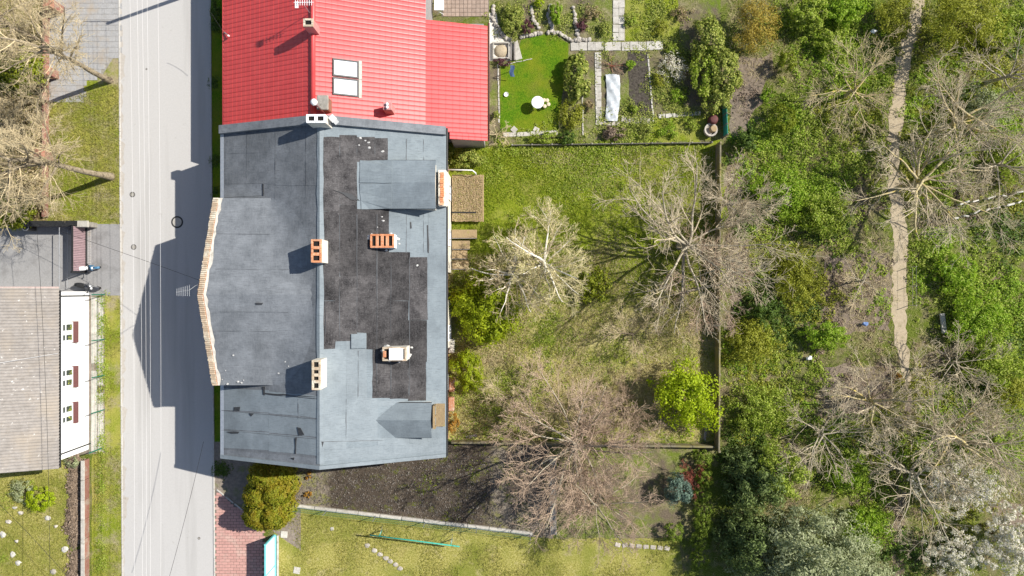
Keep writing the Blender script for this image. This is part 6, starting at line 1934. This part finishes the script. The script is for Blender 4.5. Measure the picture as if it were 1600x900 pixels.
for px, py, rr_, mt, lab in ((985, 30, 12, 'green', 'small green clump beside the double slab path'), (1030, 42, 14, 'olive', 'small olive clump in the grass bed'), (925, 20, 14, 'tansprig', 'dry tan perennial clump in the brown bed'), (945, 45, 12, 'varieg', 'pale speckled clump beside the double slab path'), (908, 40, 10, 'purple', 'small reddish clump by the dark stones'), (1050, 75, 12, 'green', 'small green clump at the end of the white slabs'), (1030, 125, 13, 'olive', 'small olive clump beyond the dug bed'), (1058, 150, 14, 'bright', 'fresh green clump between flowering shrub and pale slabs'), (920, 165, 10, 'tansprig', 'brown dry clump in the narrow bed by the film'), (985, 100, 9, 'bright', 'little green seedling clump at the head of the dug bed'), (1045, 205, 18, 'bright', 'leafy green clump near the stone trough'), (1010, 205, 16, 'varieg', 'pale leafy clump by the low wire fence'), (1080, 195, 14, 'green', 'round green clump close to the stone trough'), (775, 180, 7, 'varieg', 'pale clump by the white edging of the lawn'), (990, 170, 9, 'green', 'green clump at the foot of the dug bed'), (1065, 20, 16, 'tansprig', 'dry brushy clump at the edge of the grass bed')):
    B('garden_clump', lab, px, py, rr_, 0.5, LF[mt], 0.1, 700, 26, 'plant', hollow=0.3, csize=0.26)
# wild ground, upper part
B('forsythia', 'golden forsythia bush on the edge of the wild ground', 1183, 38, (38, 42), 2.2, LF['yellow'], 0.12, 4500, 80, hollow=0.4)
B('dome_bush', 'small clipped golden bush on bare soil casting a long shadow', 1229, 97, (14, 15), 1.5, LF['moss'], 0.09, 3200, 60, csize=0.22)
B('dome_bush', 'round moss-green dome bush beside the green weeds', 1222, 187, (21, 21), 1.6, LF['moss'], 0.09, 5000, 90, hollow=0.85, csize=0.2)
WB('wild_bush', 'glossy dark bush beside the golden forsythia', 1262, 22, (34, 30), 2.0, LF['green'], 0.17, 4200, 60)
WB('wild_bush', 'bright leafy bush on the house side of the footpath start', 1320, 14, (38, 26), 1.8, LF['bright'], 0.17, 4000, 60)
WB('wild_bush', 'glossy leafy bush between forsythia and footpath', 1298, 62, (26, 22), 1.3, LF['green'], 0.15, 2600, 40)
B('wild_tree', 'olive-gold budding tree on the far side of the footpath start', 1506, 34, (66, 58), 4.5, LF['olive'], 0.13, 9000, 170, 'tree', hollow=0.4, csize=0.2)
WB('wild_bush', 'dark green bush beyond the olive-gold budding tree', 1572, 40, (42, 36), 2.2, LF['green'], 0.17, 5000, 70)
WB('wild_bush', 'olive brush leaning over the footpath start', 1398, 20, (32, 40), 2.0, LF['olive'], 0.13, 3600, 60)
B('spotted_shrub', 'pale flowering shrub on the house side of the footpath bend', 1370, 218, (13, 30), 0.9, LF['varieg'], 0.12, 1600, 40)
WB('wild_bush', 'dark holly bush behind the panel wall corner', 1166, 218, (16, 22), 1.6, LF['dark'], 0.15, 2200, 36)
WB('wild_bush', 'small light bush on the bare soil under the little golden bush', 1200, 150, (14, 12), 0.9, LF['bright'], 0.12, 1100, 20)
# wild ground, middle
WB('wild_bush', 'broad green bush midway between big grey bare tree and footpath', 1290, 335, (46, 34), 1.8, LF['green'], 0.16, 5200, 80)
WB('wild_bush', 'leafy green bush close to the big grey bare tree', 1225, 300, (44, 44), 1.6, LF['bright'], 0.15, 5200, 80)
WB('wild_bush', 'olive mound midway between panel wall and footpath', 1245, 432, (38, 50), 1.7, LF['olive'], 0.13, 6000, 90)
WB('wild_bush', 'bright round bush with dark shadow near the olive mound', 1290, 525, (38, 22), 1.6, LF['bright'], 0.14, 4600, 60)
WB('wild_bush', 'green bush at the panel wall behind the lime tree', 1175, 535, (36, 40), 1.5, LF['olive'], 0.14, 4600, 70)
WB('wild_bush', 'dark green bush at the panel wall near the brownish bare tree', 1195, 480, (30, 26), 1.6, LF['dark'], 0.14, 3200, 50)
WB('wild_bush', 'vivid green bush beyond the white board', 1528, 500, (46, 44), 1.8, LF['bright'], 0.16, 6200, 80)
WB('wild_bush', 'vivid green bush between white board and broken rails', 1495, 430, (36, 34), 1.4, LF['bright'], 0.15, 4200, 60)
WB('wild_bush', 'large dark-green bush beside the vivid green bush', 1550, 568, (52, 44), 2.4, LF['green'], 0.16, 6800, 90)
WB('wild_bush', 'brown-tinged bush near the end of the blossom hedge', 1580, 610, (34, 34), 1.8, LF['olive'], 0.13, 3200, 50)
WB('wild_bush', 'green bush at the scrub edge near the broken rails', 1580, 250, (40, 40), 1.6, LF['green'], 0.15, 3600, 60)
WB('wild_bush', 'grey-green bush among the yellow-limbed tree branches', 1540, 170, (46, 40), 1.6, LF['sage'], 0.13, 3800, 60)
B('orange_flowers', 'small orange flowering plant beside the narrow footpath end', 1402, 588, 6, 0.6, LF['orange'], 0.11, 220, 10)
# wild ground, lower part
WB('wild_bush', 'green bush behind the corner of the panel wall', 1190, 640, (46, 40), 2.0, LF['green'], 0.14, 5200, 80)
WB('wild_bush', 'bright bush beside the brown soil track', 1356, 826, (36, 34), 1.6, LF['bright'], 0.16, 4600, 60)
WB('wild_bush', 'fresh green bush under grey bare branches near the tan soil patch', 1325, 745, (34, 28), 1.4, LF['bright'], 0.14, 3000, 50)
B('conifer_tree', 'dark green pine beside the row of box bushes', 1182, 752, (44, 52), 4.0, LF['pine'], 0.24, 9500, 150, 'tree', aspect=0.3, rz=4.0, hollow=0.45, csize=0.22)
B('conifer_tree', 'deep green pine at the foot of the tan soil patch', 1220, 740, (40, 40), 4.5, LF['green'], 0.2, 5200, 90, 'tree', aspect=0.35, rz=3.0, hollow=0.45, csize=0.22)
B('conifer_tree', 'shaded dark pine beside the last box bush', 1172, 850, (42, 54), 4.0, LF['pine'], 0.24, 8500, 140, 'tree', aspect=0.3, rz=4.0, hollow=0.45, csize=0.22)
B('sage_tree', 'broad grey-green pine with soft pale tufts', 1272, 862, (84, 66), 6.5, LF['sage'], 0.24, 15000, 230, 'tree', aspect=0.35, rz=4.2, hollow=0.45, csize=0.2)
B('sage_tree', 'pale grey-green pine beside the bright bush and soil track', 1352, 905, (56, 36), 5.0, LF['sage'], 0.22, 6500, 110, 'tree', aspect=0.35, rz=3.4, hollow=0.45, csize=0.2)
B('sage_tree', 'grey-green pine wedged between dark and broad pines', 1208, 902, (48, 40), 4.5, LF['sage'], 0.22, 6500, 110, 'tree', aspect=0.35, rz=3.6, hollow=0.45, csize=0.2)
B('blossom_bush', 'white blossoming bush under grey branches beside the soil track', 1485, 755, (62, 50), 3.6, LF['white'], 0.14, 8000, 190, hollow=0.3, csize=0.11)
B('blossom_bush', 'large snow-white blossoming bush, the densest of the blossom hedge', 1578, 848, (54, 54), 3.6, LF['white'], 0.15, 9000, 190, hollow=0.3, csize=0.11)
B('blossom_bush', 'cream blossoming bush beside the soil track', 1490, 862, (50, 40), 2.8, LF['white'], 0.11, 5500, 150, hollow=0.3, csize=0.11)
B('blossom_bush', 'sparse white blossoming bush in the dark hollow', 1545, 770, (36, 30), 2.0, LF['white'], 0.1, 2600, 90, hollow=0.3, csize=0.11)
# box bushes
for px, py, r, lab in ((1098, 719, 14, 'round box bush directly outside the panel wall corner'), (1101, 746, 13, 'second round box bush of the row from the panel wall'), (1097, 770, 14, 'third round box bush of the row from the panel wall'), (1098, 796, 14, 'fourth round box bush of the row from the panel wall'), (1098, 820, 14, 'fifth round box bush of the row from the panel wall'), (1095, 846, 15, 'sixth round box bush of the row from the panel wall'), (1093, 874, 15, 'seventh round box bush of the row from the panel wall')):
    B('box_bush', lab, px, py, (r, r), 1.25, LF['box'], 0.08, 2600, 60, hollow=0.85, csize=0.22, group='round box bushes in a row')
B('box_bush', 'single round box bush set apart at the shaded lawn corner', 1053, 832, (15, 15), 1.1, LF['box'], 0.08, 2400, 60, hollow=0.85, csize=0.22)
B('blue_spruce', 'small blue-green spruce beside the round box bushes', 1058, 766, (20, 23), 2.0, LF['blue'], 0.15, 3600, 60, 'spruce', aspect=0.35)
# west side
B('ornamental_shrub', 'bright yellow-green round shrub on the lawn with stones', 63, 779, (19, 19), 1.0, LF['lime'], 0.09, 3400, 60, hollow=0.8, csize=0.22)
B('grey_shrub', 'dull grey-green low shrub beside the yellow-green round shrub', 36, 768, (20, 18), 0.7, LF['sage'], 0.1, 1500, 30)
B('grass_tuft', 'spiky grey tuft at the corner of the white house', 112, 722, (12, 9), 0.6, LF['sage'], 0.2, 500, 16, aspect=0.15)
B('hedge_tree', 'dark green overgrown hedge beside the terracotta-capped pillar', 26, 112, (44, 30), 2.6, LF['yew'], 0.16, 6200, 90, 'hedge')
B('hedge_tree', 'yellowish hedge near the terracotta-capped pillar', 22, 172, (40, 30), 2.0, LF['tansprig'], 0.14, 4600, 90, 'hedge', hollow=0.3)
B('hedge_tree', 'green and brown hedge near the driveway-side street tree', 28, 268, (36, 34), 2.0, LF['tansprig'], 0.14, 4200, 90, 'hedge', hollow=0.3)
B('hedge_tree', 'dark hedge bush beside the round metal bin', 24, 330, (30, 26), 2.0, LF['yew'], 0.15, 4200, 60, 'hedge')
B('creeper', 'brown withered creeper over the overgrown brick wall', 52, 200, (14, 36), 1.2, LF['tansprig'], 0.13, 3600, 80, hollow=0.3)
B('creeper', 'reddish withered creeper over the brick wall near the driveway', 54, 300, (20, 36), 1.2, LF['tansprig'], 0.13, 3800, 80, hollow=0.3)
B('gate_shrub', 'dark green shrub at the foot of the red house wall', 337, 18, (7, 16), 1.2, LF['dark'], 0.11, 1200, 24)

# ------------------------------------------------------------------ bare trees
def T(*a, **k):
    a = list(a)
    if a[9][2] > 3: a[9] = (a[9][0], a[9][1], a[9][2] - 1)
    return bare_tree(*a, **k)
m_tan, m_grey, m_white, m_lich = (MAT['bark_tan'], MAT['twig_tan']), (MAT['bark_grey'], MAT['twig_grey']), (MAT['bark_white'], MAT['twig_tan']), (MAT['bark_lichen'], MAT['twig_grey'])
T('street_tree', 'tall bare street tree standing by the grey paving', G(172, 126), 8.5, 10, 4.2, (15, 60), 0.2, m_tan, (7, 7, 7), (-0.01, 0.0), 0.04)
T('street_tree', 'tall bare street tree on the green verge beside the driveway', G(174, 276), 9.5, 11, 4.6, (15, 60), 0.23, m_tan, (7, 7, 7), (0, 0), 0.04)
T('hedge_row_tree', 'bare tan tree rising from the yellowish hedge', G(40, 205), 2.5, 10, 3.0, (10, 60), 0.14, m_tan, (6, 6, 6))
T('hedge_row_tree', 'bare tan brushwood rising over the driveway end of the brick wall', G(48, 318), 1.2, 10, 2.4, (10, 60), 0.1, m_tan, (6, 6, 5))
T('hedge_row_tree', 'bare tan thicket tree beside the terracotta-capped pillar', G(56, 60), 4.0, 10, 3.8, (5, 55), 0.17, m_tan, (7, 7, 6))
T('birch', 'white-barked bare birch beside the plank steps', G(797, 420), 2.6, 14, 3.6, (12, 55), 0.2, m_white, (5, 5, 5), (0.0, 0.0), 0.02, None, 0.013)
T('birch', 'taller pale-barked bare tree with golden buds in the back garden', G(848, 424), 4.4, 16, 3.4, (-5, 60), 0.21, (MAT['bark_white'], MAT['twig_gold']), (6, 7, 6), (0.06, 0.1), 0.03, None, 0.013, None, (2200, 0.07, LF['olive']))
T('birch', 'slender pale bare sapling rising from the green turf', G(857, 352), 2.6, 7, 2.0, (20, 70), 0.07, (MAT['bark_white'], MAT['twig_gold']), (5, 5, 3), (0, 0.05), 0.05, None, 0.01, None, (900, 0.07, LF['olive']))
T('fruit_tree', 'big grey many-limbed bare tree beside the panel wall', G(1062, 385), 2.2, 15, 6.2, (8, 50), 0.26, m_grey, (6, 6, 5), (0.05, 0.02), 0.03, None, 0.013)
T('fruit_tree', 'grey bare tree reaching over the panel wall into the wild ground', G(1126, 322), 2.0, 10, 3.6, (10, 60), 0.15, m_grey, (6, 6, 5), (0.06, 0.05), 0.03, None, 0.012)
T('fruit_tree', 'brownish bare tree at the panel wall near the lime green tree', G(1085, 452), 2.0, 10, 3.6, (5, 50), 0.14, (MAT['bark_grey'], MAT['twig_pink']), (6, 6, 5), (0.03, 0), 0.01, None, 0.012)
T('plum_tree', 'large pinkish bare tree growing through the boundary wall', G(898, 686), 3.0, 16, 5.4, (5, 55), 0.24, (MAT['bark_grey'], MAT['twig_pink']), (8, 8, 8), (0.0, -0.02), 0.0, None, 0.013)
T('plum_tree', 'pinkish bare tree crown hanging over the lawn edge stones', G(925, 768), 2.4, 11, 4.2, (0, 50), 0.16, (MAT['bark_grey'], MAT['twig_pink']), (6, 7, 5), (0.0, -0.05), -0.01, None, 0.012)
T('shrub_tree', 'low bare brown shrub behind the boundary wall', G(960, 640), 0.8, 11, 2.8, (15, 60), 0.1, (MAT['bark'], MAT['twig_brown']), (5, 6, 5), (0, 0), 0.0, None, 0.011, None, None, 'shrub')
T('shrub_tree', 'bare brown shrub between birch and small evergreen', G(800, 620), 0.7, 10, 2.2, (15, 60), 0.07, (MAT['bark'], MAT['twig_tan']), (5, 5, 4), (0, 0), 0.0, None, 0.01, None, None, 'shrub')
T('shrub_tree', 'bare straw-coloured shrub in the middle of the dry garden', G(985, 520), 0.8, 10, 2.6, (10, 50), 0.07, (MAT['bark'], MAT['twig_tan']), (5, 5, 5), (0, 0), 0.0, None, 0.01, None, None, 'shrub')
T('red_shrub', 'red-stemmed bare shrub near the small blue-green spruce', G(1075, 738), 0.4, 9, 1.5, (20, 70), 0.05, (MAT['twig_red'], MAT['twig_red']), (5, 4, 3), (0, 0), 0.0, None, 0.011, None, None, 'shrub')
T('vine', 'tangled bare vine along the corner of the kitchen garden fence', G(775, 212), 0.4, 8, 1.2, (0, 40), 0.05, (MAT['twig_tan'], MAT['twig_tan']), (4, 4, 3), (0, 0), -0.05, None, 0.012, None, None, 'vine')
T('twig_pile', 'brown pile of cut twigs at the head of the white film', G(955, 104), 0.15, 10, 0.9, (0, 25), 0.04, (MAT['twig_red'], MAT['twig_brown']), (4, 3, 0), (0, 0), -0.03, None, 0.012, None, None, 'twigs')
# wild ground
T('wild_bare_tree', 'yellow-lichened bare tree spreading across the footpath', G(1406, 296), 3.0, 13, 5.2, (5, 50), 0.27, m_lich, (5, 6, 5), (0.02, 0.05), 0.02, None, 0.013)
T('wild_bare_tree', 'bare tree with long yellow limbs on the far side of the footpath', G(1455, 210), 3.4, 11, 4.6, (5, 50), 0.24, m_lich, (5, 6, 5), (0.05, 0.02), 0.02, None, 0.013)
T('wild_bare_tree', 'bare brown tree on the house side of the footpath by the dome bush', G(1320, 150), 2.2, 9, 3.8, (10, 50), 0.14, (MAT['bark_lichen'], MAT['twig_tan']), (5, 6, 4), (0, 0), 0.02, None, 0.012)
T('wild_bare_tree', 'grey bare tree beside the grey-green bush in the scrub', G(1540, 130), 3.0, 9, 4.0, (10, 55), 0.15, m_grey, (5, 5, 4), (0, 0), 0.02, None, 0.012)
T('wild_bare_tree', 'pale bare tree near the broken white rails', G(1530, 260), 2.4, 9, 3.8, (5, 50), 0.14, m_grey, (5, 5, 4), (0, 0), 0.02, None, 0.012)
T('leaning_tree', 'leaning lichened tree trunk lying low over the scrub', G(1405, 655), 4.6, 11, 4.2, (5, 50), 0.27, m_lich, (5, 6, 5), (0.75, -0.05), 0.02, None, 0.013)
T('wild_bare_tree', 'yellow-forked bare tree beside the narrow footpath end', G(1337, 620), 2.4, 9, 3.8, (10, 55), 0.2, m_lich, (5, 6, 5), (0, 0.05), 0.02, None, 0.013)
T('wild_bare_tree', 'grey bare tree near the tan soil patch', G(1265, 665), 2.2, 9, 4.2, (5, 45), 0.15, m_grey, (5, 5, 4), (0, 0), 0.02, None, 0.012)
T('wild_bare_tree', 'grey bare tree over the brown soil track', G(1400, 730), 2.6, 12, 4.6, (5, 50), 0.17, m_grey, (5, 5, 4), (0.03, -0.03), 0.02, None, 0.013)
T('wild_bare_tree', 'pale bare tree near the white blossoming bush', G(1510, 690), 2.6, 11, 4.4, (5, 50), 0.15, m_grey, (5, 5, 4), (0, 0), 0.02, None, 0.013)
T('wild_bare_tree', 'slim bare tree on the far side of the footpath beside the white board', G(1460, 570), 2.2, 8, 3.2, (10, 55), 0.11, m_grey, (5, 5, 4), (0, 0), 0.02, None, 0.011)
T('wild_bare_tree', 'thin bare tree in the scrub between olive mound and footpath', G(1330, 440), 1.6, 8, 2.8, (10, 55), 0.09, (MAT['bark_grey'], MAT['twig_tan']), (5, 5, 4), (0, 0), 0.02, None, 0.011)
